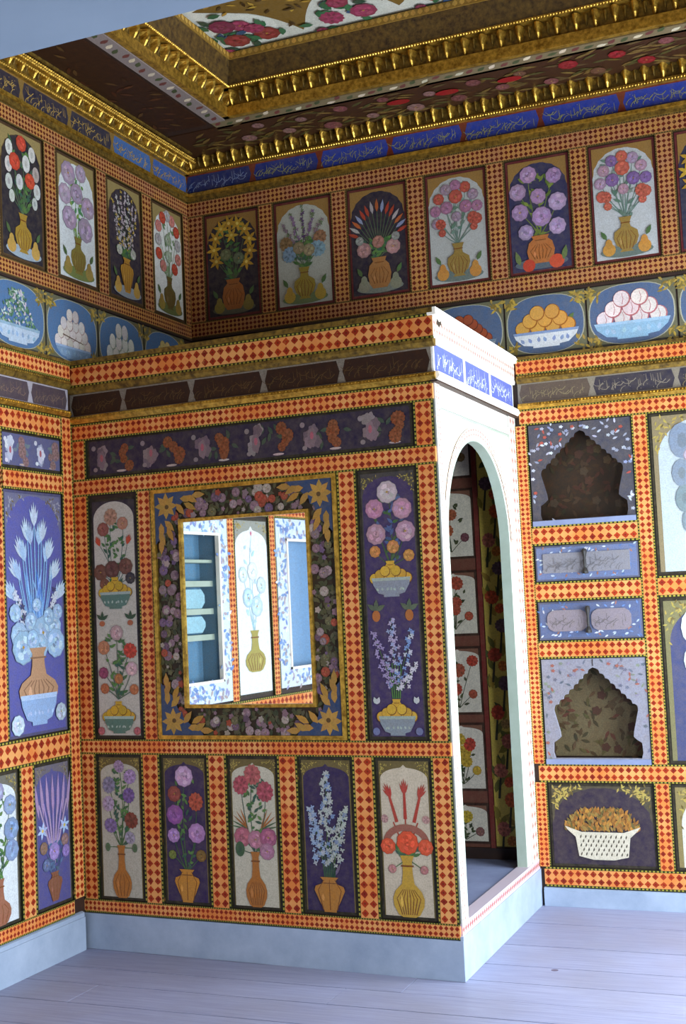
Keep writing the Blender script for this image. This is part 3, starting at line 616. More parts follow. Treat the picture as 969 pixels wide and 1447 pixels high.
panel(kiosk, MF, 1.430, 1.666, .218, .840, 'd0bfa4', low('bottle', 'c89a34', [(-.33, .45, .11, 'd8502c', 'r'), (.02, .475, .16, 'dc4a26', 'r'), (.34, .45, .11, 'd8502c', 'r'), (-.27, .31, .06, 'b87a74', 'r'), (.3, .31, .06, 'b0706c', 'r')], vw=.56, vh=.38, fl=8, extra=ex5),
      'cream panel of red plumes and orange poppies in a fluted yellow bottle', arch='ogee', rise=.32, seed=205)
# long panels
def longL(a):
    W, H = a.w, a.h; a.bouquet((0, .63), [(-.05, .92, .15, 'b08068', 'c'), (-.22, .87, .12, '8c4c40', 'r'), (.2, .89, .11, 'b07860', 'r'), (-.3, .80, .20, 'c84428', 'p'), (.28, .80, .20, 'c84428', 'p'), (-.3, .69, .14, '6a3c2c', 'r'), (-.05, .70, .15, '5a2c28', 'r'), (.24, .71, .14, '6a3c30', 'r'), (.33, .66, .10, '2c2830', 'r'), (-.22, .64, .1, '74402c', 'r')], '3c5c54')
    fruit_bowl_vase(a, .535, 'cfa022', '5c7c6c', .66)
    for q in (-1, 1):
        a.group('painted_sprig', True); a.disc(q*.3*W, .475*H, .06*W, .05*W, 'b0603c')
        for t in (.6, 1.5, 2.4): a.leaf(q*.3*W, .49*H, .16*W, .07*W, t, '2e4a34')
    a.bouquet((0, .16), [(0, .435, .13, 'c49a98', 'r'), (-.28, .375, .12, 'bc7850', 'r'), (.28, .36, .14, 'cc3a2a', 'c'), (-.3, .27, .10, '8a3a58', 'r'), (.02, .245, .09, 'a86838', 'r'), (.3, .285, .12, 'c8a0a0', 'r'), (-.28, .205, .09, 'b06038', 'r'), (.34, .20, .09, 'b4683c', 'r')], '3c5c48')
    fruit_bowl_vase(a, .02, 'cfa022', '5c7c6c', .64)
    a.group('painted_sprig', True); a.rose(-.38*W, .03*H, .07*W, 'b05860'); a.group('painted_sprig', True); a.rose(.38*W, .03*H, .07*W, 'b05860')
panel(kiosk, MF, .090, .339, .912, 1.968, 'cbbfae', longL, 'tall narrow white panel with two bouquets above teal fruit bowls', span='2c2636', arch='round', rise=.36, scroll=None, seed=206, hf=.985)
def longR(a):
    W, H = a.w, a.h; a.bouquet((0, .64), [(0, .915, .17, 'c4b0b0', 'r'), (-.23, .855, .15, 'b07890', 'r'), (.24, .85, .16, 'bc8a9c', 'r'), (-.22, .76, .16, 'b48494', 'r'), (.28, .765, .16, 'b48a98', 'r'), (-.25, .695, .09, 'c07a3c', 'r'), (.06, .71, .10, 'b87a40', 'r'), (.32, .675, .09, 'c0803c', 'r')], '3c5c34', ('3c5c34', '4a5c8a', '3a5078'))
    fruit_bowl_vase(a, .525, 'd0a030', '8c8c94', .66)
    for q in (-1, 1):
        a.group('painted_sprig', True); a.disc(q*.28*W, .455*H, .07*W, .09*W, 'b8642c')
        for t in (.5, 1.5, 2.5): a.leaf(q*.28*W, .475*H, .18*W, .09*W, t, '54604a')
    a.group('painted_bouquet', True)
    for i in range(5): a.stem((i-2)*.03*W, .15*H, (i-2)*.05*W, .28*H, .02*W, '4c7a3c')
    a.spike(0, .2*H, -.04*W, .445*H, 'b4a4c0', 44, .18*W, .035*W, '9aa4c8'); a.spike(.05*W, .2*H, .3*W, .40*H, '7a94c4', 30, .15*W, .034*W, 'c8c8d0'); a.spike(-.05*W, .2*H, -.34*W, .39*H, 'a08cb4', 30, .14*W, .034*W); a.spike(.1*W, .18*H, .34*W, .27*H, 'd0c8d0', 18, .1*W, .034*W)
    for q in (-1, 1):
        a.group('painted_sprig', True); a.leaf(q*.33*W, .13*H, .12*W, .08*W, 1.2, 'c8c4c0'); a.leaf(q*.34*W, .13*H, .12*W, .08*W, 1.9, 'c8c4c0')
        a.group('painted_sprig', True); a.disc(q*.36*W, .03*H, .06*W, .06*W, '6c749c')
    fruit_bowl_vase(a, .015, 'd0a030', '8c9094', .62)
panel(kiosk, MF, 1.410, 1.664, .912, 1.981, '3a2a5a', longR, 'tall narrow violet panel with pale roses and lilac spray over grey bowls', span='3e3a3c', arch='scallop', rise=.34, seed=207, hf=.975)
def frieze(n, cols, orange, leafc):
    def d(a):
        W, H = a.w, a.h; p = W/n
        for i in range(n):
            x = -W/2+p*(i+.5); a.group('painted_flowers')
            for k in range(7): a.leaf(x+a.r.uniform(-.1, .35)*p, H*a.r.uniform(.3, .75), .24*H, .12*H, a.r.uniform(0, 6.3), leafc)
            for k in range(5): a.disc(x-.2*p+a.r.uniform(-.09, .09)*p, H*a.r.uniform(.25, .8), .13*H, .15*H, a.r.choice(cols), lob=5, la=.15)
            a.disc(x-.2*p, .45*H, .12*H, .24*H, cols[0], lob=5, la=.1); a.disc(x-.2*p, .5*H, .05*H, .1*H, 'b05a68')
            a.disc(x-.36*p, .78*H, .07*H, .07*H, cols[1]); a.disc(x-.33*p, .2*H, .07*H, .06*H, cols[1]); a.disc(x+.2*p, .12*H, .16*H, .03*H, 'c0a8a0')
            for k in range(4): a.carn(x+(.12+a.r.uniform(0, .26))*p, (.25+.16*k+a.r.uniform(-.05, .05))*H, a.r.uniform(.11, .19)*H, orange)
    return d
panel(kiosk, MF, .084, 1.662, 2.066, 2.232, '251c38', frieze(6, ['80686e', '8c7c7c', '6c5862'], '82401e', '34483a'), 'long dark frieze of iris and orange blossoms', span='2a1c30', arch='rect', name='frieze_panel', seed=208, scroll=None, fwf=.98, hf=.97)
# ------------------------------------------------------------------ mirror on the kiosk front
mir = place('mirror', None, None, MF @ Matrix.Translation((.87, .912, .0)), label='tall wall mirror in broad painted floral frame with gilt edges', category='mirror')
mx0, mx1, my0, my1 = .425, 1.317, .910, 1.984; gx0, gx1, gy0, gy1 = .576, 1.174, 1.056, 1.834
def ringbars(name, x0, x1, y0, y1, w, n0, n1, mat):
    for q in ((x0, x1, y0, y0+w), (x0, x1, y1-w, y1), (x0, x0+w, y0+w, y1-w), (x1-w, x1, y0+w, y1-w)): strip(mir, MF, name, *q, n0, n1, mat)
ringbars('gilt_edge', mx0, mx1, my0, my1, .017, .0, .022, M_GOLD); ringbars('gilt_inner_edge', gx0-.014, gx1+.014, gy0-.014, gy1+.014, .014, .006, .022, M_GOLD)
strip(mir, MF, 'glass', gx0, gx1, gy0, gy1, .004, .012, M_GLASS)
def frame_board(x0, x1, y0, y1, seed):
    g = Geo(); org = ((x0+x1)/2, y0, 0); g.box(x0, x1, y0, y1, 0, .006, lin('2c2618')); o = mk('frame_board', g, M_DARK, mir, MF, org)
    w, h = x1-x0, y1-y0; a = Art(w, h, .006, seed); a.group('painted_flowers'); n = int(w*h*2600)
    for i in range(n): a.leaf(a.r.uniform(-.46, .46)*w, a.r.uniform(.03, .97)*h, .034, .017, a.r.uniform(0, 6.3), a.r.choice(['3e4426', '4c4a2a', '2e3a24', '54503a']))
    for i in range(int(n*.27)):
        x, y = a.r.uniform(-.44, .44)*w, a.r.uniform(.05, .95)*h; c = a.r.choice(['84626c', '62465a', '9a8082', '6c5070', '9a3c26', 'a8968a', '8a6a74', '605a3a', '80686c']); rr = a.r.uniform(.006, .022)
        a.rose(x, y, rr, c) if rr > .015 else a.disc(x, y, rr, rr, c, lob=5, la=.2)
    a.emit(o, MF, org, M_PAINT)
fx0, fx1, fy0, fy1 = mx0+.017, mx1-.017, my0+.017, my1-.017; ix0, ix1, iy0, iy1 = gx0-.014, gx1+.014, gy0-.014, gy1+.014
frame_board(fx0, ix0, fy0, fy1, 301); frame_board(ix1, fx1, fy0, fy1, 302); frame_board(ix0, ix1, iy1, fy1, 303); frame_board(ix0, ix1, fy0, iy0, 304)
for sx, sy in ((-1, 1), (1, 1), (-1, -1), (1, -1)):
    cx = fx0 if sx < 0 else fx1; cy = fy1 if sy > 0 else fy0; a = Art(.25, .25, .017, 310+sx*2+sy); a.group('corner_ornament')
    P = [(0, 0), (.24, 0), (.22, .035), (.17, .05), (.125, .09), (.12, .115), (.10, .12), (.075, .19), (.035, .22), (0, .26)]
    pp = [(-sx*x*.86, -sy*y*.86) for x, y in P]; a.poly(pp if sx*sy > 0 else pp, '263e62', .02)
    def lf(x, y, l, w, t, c): a.leaf(-sx*x, -sy*y, l, w, math.atan2(-sy*math.sin(t), -sx*math.cos(t)), c)
    for k in range(8): lf(.058, .058, .058, .03, k*.785, 'b8883a')
    for k, (x, y, t) in enumerate(((.13, .03, .1), (.16, .02, .5), (.19, .02, .0), (.11, .05, .9), (.03, .13, 1.5), (.02, .17, 1.1), (.03, .2, 1.6), (.05, .12, .8))): lf(x, y, .066, .032, t, 'b08034')
    for x, y in ((.15, .05), (.06, .15)): lf(x, y, .07, .03, .5 if x > y else 1.1, 'b07e2e')
    a.disc(-sx*.062, -sy*.062, .01, .01, '5a3a10')
    a.emit(mir, MF, (cx, cy, 0))

# ------------------------------------------------------------------ lining inside the kiosk
def inner(kindc):
    def d(a):
        W, H = a.w, a.h; hd = [(a.r.uniform(-.32, .32), .42+.12*i+a.r.uniform(-.05, .05), a.r.uniform(.1, .16), a.r.choice(kindc), 'c') for i in range(4)]
        a.bouquet((0, .1), hd+[(-.3, .35, .1, kindc[0], 'r'), (.3, .3, .09, kindc[1], 'r')], '2e3c20', ('2e3c20', '3c4a26', '46502a'), 18)
    return d
for i, (a, b) in enumerate(((.275, .468), (.525, .852), (.89, 1.22), (1.27, 1.589), (1.645, 1.99), (2.04, 2.38))):
    for (x0, x1) in ((1.29, 1.526), (1.04, 1.275)):
        panel(kiosk, MB, x0, x1, a, b, 'ece0c6', inner([['c8a82c', '8a5a50'], ['c0382a', 'c8a030'], ['b83c28', 'a84a30'], ['7a3a58', 'b84a30'], ['b05a34', '7a4048'], ['a04a30', '8a6a38']][i]), ['pale closet panel with yellow spray', 'pale closet panel with red bloom and yellow leaves', 'pale closet panel with red poppies', 'pale closet panel with purple and red blooms', 'pale closet panel with orange and mauve blooms', 'pale closet panel under the arch head'][i], span='8a5a44', arch='ogee', rise=.2, seed=330+i, n=.005, scroll=None, edge='3a1c14', fwf=.93)
def ochre(a):
    W, H = a.w, a.h; a.group('painted_flowers')
    for i in range(90): a.leaf(a.r.uniform(-.45, .45)*W, a.r.uniform(.02, .97)*H, .07, .03, a.r.uniform(.5, 2.5), a.r.choice(['8a7a1e', '6a6a24', 'a88a2a', '4c5424']))
    for i in range(15):
        y = (.04+.063*i)*H; x = (-.2+.3*(i % 2))*W; a.stem(x-.1*W, y-.06*H, x, y, .012, '2c3018'); a.carn(x, y, .035, a.r.choice(['c84a1e', 'd05a1c', 'c06a50', 'b83c20', '5c4048'])); a.carn(x+.25*W, y-.025*H, .025, a.r.choice(['c8741e', 'd0501e', 'b8904a']))
panel(kiosk, MB, 1.554, 1.700, .26, 2.45, 'dcbe50', ochre, 'ochre yellow closet strip with orange poppies', span='c4a43c', arch='rect', seed=340, n=.005, scroll=None, edge='4a3a14', fwf=.97, name='lining_panel')

# ------------------------------------------------------------------ left wall
band(wall_left, ML, 'stile', -1.247, -1.162, .228, 2.34); band(wall_left, ML, 'stile', -1.752, -1.662, .96, 2.24)
for a, b in ((.166, .228), (.84, .958), (2.24, 2.344)): band(wall_left, ML, 'rail', -3.6, -1.247 if a < 2.2 else -1.247, a, b)
band(wall_left, ML, 'rail', -1.752, -1.247, 1.994, 2.083)
for x in (-1.606, -1.98, -2.36): band(wall_left, ML, 'stile', x, x+.1, .228, .84)
panel(wall_left, ML, -1.662, -1.247, 2.085, 2.238, '5a5c84', frieze(2, ['c8ccd8', 'd8d8e0', 'a8acc0'], '8a6a6a', '6a7a84'), 'short grey blue frieze with white blossoms', span='4a4860', arch='rect', name='frieze_panel', seed=401, scroll=None, fwf=.98)
def bigvase(a):
    W, H = a.w, a.h; a.group('painted_bouquet')
    for i in range(17):
        t = (i-8)/8; x, y = .40*W*math.copysign(abs(t)**.8, t), H*(.90-.30*abs(t)**1.15-(.05 if i % 2 else 0)); a.stem(t*.05*W, .38*H, x*.92, y-.01*H, .026*W, '7aa4d0', -t*.10); a.plume(x*.92, y-.045*H, .25*W, 1.57-t*.7, 'c0cede' if i % 2 == 0 else 'a4bedc')
    for i in range(26): a.leaf(a.r.uniform(-.12, .12)*W, a.r.uniform(.38, .58)*H, .3*W, .03*W, 1.57+a.r.uniform(-.4, .4), a.r.choice(['6a9ad8', '88b4e4', '4a7cc8']))
    for q in (-1, 1): a.spike(q*.2*W, .45*H, q*.34*W, .585*H, 'c8ccd8', 26, .1*W, .032*W, '40406a')
    for x, y, r in ((-.3, .41, .13), (-.1, .46, .1), (.1, .415, .17), (.3, .44, .11), (.2, .48, .09), (-.24, .36, .17), (.31, .37, .15), (.0, .53, .07), (.36, .50, .08), (-.36, .50, .09), (.05, .36, .12), (-.08, .39, .1)): a.rose(x*W, y*H, r*W, '9ab8d6', 'b8cee2')
    a.group('painted_vase'); a.vase(0, .115*H, .66*W, .24*H, 'b88a68', 'bottle', 7, '8a6248'); a.bowl(0, .04*H, .62*W, .125*H, '98b4e0', 'b4c8ea')
    a.rose(-.36*W, .05*H, .1*W, 'c4d4e4', 'dfe8ef'); a.rose(.37*W, .08*H, .09*W, 'b0bcc8')
panel(wall_left, ML, -1.66, -1.249, .962, 1.992, '55579e', bigvase, 'large bright blue panel of white plumes in a terracotta vase in blue bowl', span='6a6a88', arch='scallop', rise=.42, fwf=.93, seed=402, scroll='9a98a4', hf=.985, edge='4a4a70')
def plumes(a):
    W, H = a.w, a.h; a.group('painted_bouquet')
    for i in range(7): x = (i-3)*.09*W; a.stem(0, .3*H, x*1.4, .72*H, .05*W, 'a890c4' if i % 2 else 'b49ab8'); a.leaf(x*1.4, .62*H, .3*H, .09*W, 1.57-(i-3)*.06, 'b090b8')
    for q in (-1, 1): a.lily(q*.3*W, .54*H, .15*W, 'b4c8ec')
    a.bouquet((0, .2), [(-.28, .42, .1, '8a6a5a', 'r'), (0, .38, .14, '9c84c0', 'r'), (.3, .44, .1, '8a6a6a', 'r'), (.32, .36, .1, '8c74b4', 'r'), (-.22, .3, .1, '5c6c94', 'r')], '4a648a', ('4a648a', '3c5c74', '54749c'), 26)
    a.group('painted_vase'); a.vase(0, .04*H, .4*W, .2*H, '8a5440', 'urn', 4)
panel(wall_left, ML, -1.505, -1.247, .23, .838, '50508e', plumes, 'small blue panel of pink plumes and pale star flowers', span='6a6470', arch='ogee', rise=.4, seed=403, scroll='8c8470')
panel(wall_left, ML, -1.88, -1.607, .23, .838, 'e2e8ea', low('bottle', '9a6048', [(.28, .78, .12, '8ca0bc', 'r'), (.3, .62, .14, '7c94b8', 'r'), (.3, .48, .13, '8498bc', 'r'), (-.28, .74, .12, '8ca0bc', 'r'), (0, .88, .12, '9a98b8', 'r'), (-.3, .55, .13, '7c94b8', 'r')], vw=.5, vh=.3), 'small white panel of blue grey roses beside the blue plume panel', span='6c6a60', arch='ogee', rise=.4, seed=404)
for x in (-2.262, -2.64):
    panel(wall_left, ML, x, x+.27, .23, .838, '4a4c98', low('urn', 'a8703c', [(0, .84, .14, 'b8a0c0', 'r'), (-.2, .68, .13, '9a86c0', 'r'), (.2, .62, .13, 'b08aa0', 'r'), (-.2, .48, .13, 'c0b0c8', 'r')], vw=.5, vh=.22), 'low blue panel of lilac roses under the wall cupboards', span='6c6a60', arch='ogee', rise=.4, seed=405)
# cupboards and white vase panel that the mirror shows
def cupboard_frame(x0, x1, y0, y1, ox0, ox1, oy0, oy1, seed):
    for (a, b, c, d) in ((ox0, ox1, y1, oy1), (ox0, ox1, oy0, y0), (ox0, x0, y0, y1), (x1, ox1, y0, y1)):
        if b-a < .005 or d-c < .005: continue
        g = Geo(); g.box(a, b, c, d, 0, .016, lin('dce6f0')); org = ((a+b)/2, c, 0); o = mk('cupboard_frame', g, M_PAINT, wall_left, ML, org, label='pale blue floral cupboard frame'); ar = Art(b-a, d-c, .016, seed); ar.group('painted_flowers')
        for i in range(int((b-a)*(d-c)*1300)): ar.leaf(ar.r.uniform(-.46, .46)*(b-a), ar.r.uniform(.03, .97)*(d-c), .04, .02, ar.r.uniform(0, 6.3), ar.r.choice(['7a9ccc', '90b4dc', '6a88c4', 'f0f4f8', '9a98c0', 'b0a0a4']))
        ar.emit(o, ML, org); seed += 1
    for q in ((x0, x1, y0, y0+.014), (x0, x1, y1-.014, y1), (x0, x0+.014, y0, y1), (x1-.014, x1, y0, y1)): strip(wall_left, ML, 'cupboard_bead', *q, .0, .024, M_CREAM)
cupboard_frame(-2.306, -1.83, 1.073, 1.856, -2.385, -1.755, .968, 1.935, 410); cupboard_frame(-3.5, -3.0, 1.09, 1.842, -3.6, -2.893, .99, 1.957, 420)
for q in ((-2.462, -2.387), (-2.891, -2.822)): band(wall_left, ML, 'stile', *q, .96, 2.24)
band(wall_left, ML, 'rail', -2.387, -1.752, 1.94, 2.06); band(wall_left, ML, 'rail', -3.6, -2.891, 1.96, 2.06); band(wall_left, ML, 'rail', -2.822, -2.462, 1.96, 2.06)
def whitevase(a):
    W, H = a.w, a.h; a.bouquet((0, .34), [(0, .9, .09, 'd86a88', 'p'), (-.1, .5, .16, 'c0dcec', 'r'), (.15, .55, .15, 'b8d8ec', 'r'), (-.25, .62, .13, 'd0e4ee', 'r'), (.28, .68, .12, 'd8e8ee', 'r'), (0, .7, .14, 'e0ecf0', 'r')], 'a8d0d8', ('b0d8e0', 'c0dce8'), 14); a.group('painted_vase'); a.vase(0, .13*H, .6*W, .235*H, 'a89a48', 'bottle', 6)
panel(wall_left, ML, -2.815, -2.468, .975, 1.945, 'f2f5f5', whitevase, 'white panel with olive vase between the two wall cupboards', span='9a9a90', arch='ogee', rise=.4, seed=430, fwf=.95)
strip(wall_left, ML, 'cupboard_back', -2.306, -1.83, 1.073, 1.856, -.119, -.11, M_PAINT, lin('5a86a4'))
for x, y0, y1 in ((-2.306, 1.073, 1.856), (-1.836, 1.073, 1.856), (-3.5, 1.09, 1.842), (-3.006, 1.09, 1.842)): strip(wall_left, ML, 'cupboard_side', x, x+.006, y0, y1, -.12, .0, M_PAINT, lin('6a8ca0'))
for z, h in ((1.70, .016), (1.575, .03), (1.43, .03), (1.295, .03)): strip(wall_left, ML, 'cupboard_shelf', -2.306, -1.83, z, z+h, -.11, -.03, M_REVEAL)
for z, h in ((1.462, .10), (1.335, .085)): 
    g = Geo(); pr = [(-2.24+.03*(1-math.cos(t))+(.0), z+h*k) for t, k in ()] ; c0 = .03
    pp = [(-2.25, z+c0), (-2.25+c0, z), (-1.9-c0, z), (-1.9, z+c0), (-1.9, z+h-c0), (-1.9-c0, z+h), (-2.25+c0, z+h), (-2.25, z+h-c0)]; g.prism(pp, -.11, -.05, lin('9ac4d0')); mk('cupboard_drawer', g, M_PAINT, wall_left, ML, (-2.07, z, -.11), label='rounded pale teal drawer')
strip(wall_left, ML, 'cupboard_back', -3.5, -3.0, 1.09, 1.842, -.119, -.11, M_PAINT, lin('84aad0')); band(wall_left, ML, 'stile', -3.14, -3.03, 1.09, 1.842, -.11, -.10)
# upper left panels
PX = [(-.382, -.073), (-.800, -.490), (-1.213, -.900), (-1.625, -1.315), (-2.035, -1.725), (-2.445, -2.135)]
Z0, Z1 = 2.988, 3.575
def ul1(a):
    a.bouquet((0, .36), [(-.28, .83, .1, 'dcdcd4', 'o'), (.0, .90, .11, 'c8402c', 'r'), (.24, .85, .1, 'd8d8d0', 'o'), (-.3, .70, .1, 'dcd8d0', 'o'), (-.16, .74, .12, 'c84028', 'r'), (.1, .76, .11, 'd8d4cc', 'o'), (.32, .71, .1, 'b8a8a0', 'o'), (.18, .64, .11, 'cc4426', 'r'), (-.06, .60, .1, 'd4d4cc', 'o'), (-.3, .57, .1, 'd0d0c8', 'o'), (.34, .58, .1, 'd4d0c8', 'o'), (.28, .48, .08, 'c8ccc8', 'o'), (-.24, .47, .08, 'd0d0c8', 'o')], '54704c'); on_plate(a, 'b08a2c', 'gourd', 'c8a04c', 'a8b4bc')
def ul2(a):
    a.bouquet((0, .32), [(-.2, .86, .17, 'b098ac', 'r'), (.12, .90, .13, 'b09cb0', 'r'), (-.3, .68, .15, 'b8a4b4', 'r'), (.0, .72, .15, 'ac94ac', 'r'), (.28, .64, .16, 'b49cb0', 'r'), (-.2, .5, .17, 'b09ab0', 'r'), (.2, .45, .18, 'b09ab4', 'r')], '6a9048', ('6a9a48', '4a8a58', '86a850'), 34); on_plate(a, '8a7a34', 'gourd', 'a88c44', '7a8448')
def ul3(a):
    W, H = a.w, a.h; a.group('painted_bouquet')
    for i in range(7): t = (i-3)/3; a.spike(t*.1*W, .4*H, t*.34*W, (.92-.1*t*t)*H, ['c0b0b4', 'c8c0bc', 'b8a4ac'][i % 3], 22, .09*W, .03*W, 'c0a048' if abs(t) > .3 else 'b8b0b8')
    a.bouquet((0, .36), [(-.2, .42, .08, 'b8b8a8', 'r'), (.2, .42, .08, 'b0b0a4', 'r')], '4a5a44'); on_plate(a, 'b8862c', 'urn', 'c89c48', '9aa0a4')
def ul4(a):
    a.bouquet((0, .33), [(.35*math.cos(t)*(1 if i % 2 else .92), .66+.26*math.sin(t), .1, ['c0402c', 'c87a70', 'b0a8a8'][i % 3], 'r') for i, t in enumerate([-.9+.5*k for k in range(11)])] + [(0, .7, .1, '9aa88c', 'r'), (0, .55, .1, 'a8b49c', 'r')], '7a9468', ('8aa078', '6a8a5c'), 26); on_plate(a, '6a5a28', 'gourd', 'a88838', '6a7440')
U = [('ecebe4', ul4, 'white upper panel with ring of red blooms over olive vase, next to the corner', 'a08a54'), ('2a2438', ul3, 'navy upper panel of pale flower spikes over pears and yellow urn', 'a08a54'), ('e8ebe8', ul2, 'white upper panel of soft mauve roses with green leaves', 'a08a54'), ('1c1a2c', ul1, 'navy upper panel of white tulips and red blooms over fluted gold vase', 'a08a54'), ('e6e8e4', ul2, 'white upper panel of mauve roses above the wall cupboards', 'a08a54'), ('26223a', ul3, 'navy upper panel of flower spikes above the wall cupboards', 'a08a54')]
for i, ((a, b), (f, d, lb, sp)) in enumerate(zip(PX, U)):
    panel(wall_left, ML, a, b, Z0, Z1, f, d, lb, span=sp, arch='scallop', rise=.5, fwf=.9, seed=500+i, scroll=None, edge='4a3018', inner='5c4420' if i % 2 else None)
xs = [-2.54] + [v for p in reversed(PX) for v in p] + [0]
for i in range(0, len(xs), 2): band(wall_left, ML, 'stile', xs[i]+.004, xs[i+1]-.004, Z0-.005, Z1+.005, mat=M_CHKU, rows=2 if xs[i+1]-xs[i] < .08 else 3, n1=.009)
band(wall_left, ML, 'rail', -3.0, 0, 2.908, 2.983, mat=M_CHKU, rows=3, n1=.009); band(wall_left, ML, 'rail', -3.0, 0, 3.58, 3.66, mat=M_CHKU, rows=3, n1=.009)
strip(wall_left, ML, 'fillet', -3.0, 0, 2.897, 2.907, 0, .012, M_WOODD)
# fruit panels
def fruit(parent, M, x0, x1, form, label, bg, seed):
    def d(a):
        W, H = a.w, a.h; a.group('painted_oval'); P = []
        for i in range(36):
            t = 2*math.pi*i/36; P.append((.47*W*math.cos(t)*abs(math.cos(t))**-.25 if abs(math.cos(t)) > .02 else 0, H*.5+.475*H*math.copysign(abs(math.sin(t))**.8, math.sin(t))))
        a.poly([(x*1.03, H*.5+(y-H*.5)*1.02) for x, y in P], 'b8b49c', .02); a.poly(P, bg, .02); a.group('corner_scroll')
        for k in range(60):
            x, y = a.r.choice([-1, 1])*a.r.uniform(.36, .48)*W, a.r.choice([a.r.uniform(.02, .2), a.r.uniform(.8, .97)])*H
            a.leaf(x, y, .03, .013, a.r.uniform(0, 6.3), a.r.choice(['c0a040', '8a7430', 'b09040']))
        a.group('painted_fruit')
        if form == 'herb':
            for k in range(240): t = a.r.random(); a.leaf(a.r.uniform(-.36, .36)*W*(1-.75*t), H*(.3+.55*t), .02, .012, a.r.uniform(0, 6.3), a.r.choice(['6a9a74', '4c7a5c', 'c8d4cc', 'd4c8d0', '88a890']))
            a.bowl(0, .08*H, .78*W, .27*H, 'c4d6e6', '9ab8d4')
        elif form == 'pear':
            for r_, n in ((0, 6), (1, 5), (2, 4), (3, 2)):
                for k in range(n): x = (k-(n-1)/2)*.115*W; y = H*(.30+.145*r_); a.disc(x, y, .062*W, .105*H, 'b89a94', n=14); a.disc(x-.002, y+.002, .056*W, .098*H, 'e6dcd2', n=14)
            a.stroke([(-.2*W, .42*H), (.2*W, .34*H)], .006, .004, '6a5040'); a.bowl(0, .05*H, .7*W, .2*H, '8aa8c8', '9ab8d4')
        elif form == 'egg':
            for r_, n in ((0, 5), (1, 4), (2, 2)):
                for k in range(n): x = (k-(n-1)/2)*.135*W; y = H*(.34+.20*r_); a.disc(x, y, .07*W, .135*H, 'a8b49c', n=14, a=a.r.uniform(-.25, .25)); a.disc(x-.002, y+.003, .063*W, .125*H, 'eceadf', n=14)
            a.bowl(0, .05*H, .7*W, .2*H, 'd8d8d0', '9ab0c4')
        elif form == 'lemon': a.heap(0, .4*H, .5*W, .4*H, .06*W, 'dcc480', 'a88a48', 4); a.bowl(0, .08*H, .7*W, .26*H, 'c4ccd0', '90a8c0')
        elif form == 'apricot':
            a.leaf(.28*W, .5*H, .05, .025, .9, '5a7a44'); a.heap(0, .38*H, .62*W, .36*H, .085*W, 'e0a048', 'a8641e', 3); a.bowl(0, .12*H, .82*W, .27*H, 'd8dce0', '8a9cc0')
        elif form == 'peach': a.heap(0, .36*H, .66*W, .46*H, .088*W, 'f0dcd8', 'c06a70', 3, 'peach'); a.bowl(0, .1*H, .86*W, .28*H, '8cb4d0', 'a8c8dc')
        else: a.heap(0, .34*H, .6*W, .42*H, .06*W, 'a84a2c', '6a2418', 5); a.bowl(0, .1*H, .8*W, .26*H, 'a0a4a8', '8090a8')
    return panel(parent, M, x0, x1, 2.602, 2.896, '6c6a50', d, label, span='6c6a50', arch='rect', scroll=None, seed=seed, fwf=.99, hf=.99, name='fruit_panel', edge='3a3a3c')
for i, (a, b, f, lb) in enumerate(((-.50, -.088, 'lemon', 'fruit panel of pale lemons half hidden by the kiosk cornice'), (-.912, -.50, 'egg', 'fruit panel of white egg shaped fruit'), (-1.325, -.912, 'pear', 'fruit panel heaped with pale pears'), (-1.737, -1.325, 'herb', 'fruit panel with a mound of white blossomed greenery in pale bowl'), (-2.15, -1.737, 'peach', 'fruit panel of peaches above the wall cupboards'))):
    fruit(wall_left, ML, a+.003, b-.003, f, lb, '5078a4', 520+i)
for i, (a, b, f, lb) in enumerate(((1.325, 1.735, 'cherry', 'fruit panel of dark red fruit half hidden by the kiosk'), (1.735, 2.134, 'apricot', 'fruit panel of orange apricots in a white bowl'), (2.134, 2.555, 'peach', 'fruit panel of blush peaches in a blue bowl'), (2.555, 2.97, 'lemon', 'fruit panel of lemons beside the blush peaches'), (2.97, 3.385, 'apricot', 'fruit panel of apricots past the lemons'), (3.385, 3.8, 'egg', 'fruit panel of white fruit in the window corner'))):
    fruit(wall_back, MB, a+.003, b-.003, f, lb, '52688a', 530+i)

# ------------------------------------------------------------------ back wall, upper row
UX = [(.110, .428), (.525, .847), (.944, 1.260), (1.367, 1.677), (1.780, 2.090), (2.190, 2.497), (2.590, 2.900), (3.0, 3.31), (3.41, 3.72)]
B0, B1 = 3.002, 3.567
def ub1(a):
    a.bouquet((0, .34), [(.34*math.cos(t), .66+.24*math.sin(t), .15, ['c89a2c', 'b88a28'][i % 2], 'l') for i, t in enumerate([-.7+.48*k for k in range(10)])] + [(0, .78, .14, 'c8a034', 'l'), (-.12, .6, .1, '6a704c', 'r'), (.12, .55, .1, '5c6a50', 'r')], '4c5c40'); on_plate(a, 'a8622a', 'pot', '8a7a34', '5a5c4c', .42, .29)
def ub2(a):
    W, H = a.w, a.h; a.group('painted_bouquet')
    for x, y, c in ((0, .93, '5a3c6c'), (-.2, .88, '8a6c8c'), (.2, .88, '7a5c84'), (-.34, .78, '8a7480'), (.34, .78, '86707c')): a.spike(0, .45*H, x*W, y*H, c, 24, .06*W, .03*W, '6a7a58')
    a.bouquet((0, .36), [(-.3, .6, .12, '8a6a44', 'c'), (.3, .62, .12, '94684c', 'c'), (-.25, .5, .13, '7a94a8', 'c'), (.25, .52, .14, '80a0b0', 'c'), (-.08, .55, .1, '8a7a5c', 'r'), (.1, .52, .1, '9a8a68', 'r')], '54704c'); on_plate(a, '9a8430', 'gourd', 'b89838', '6a7a50')
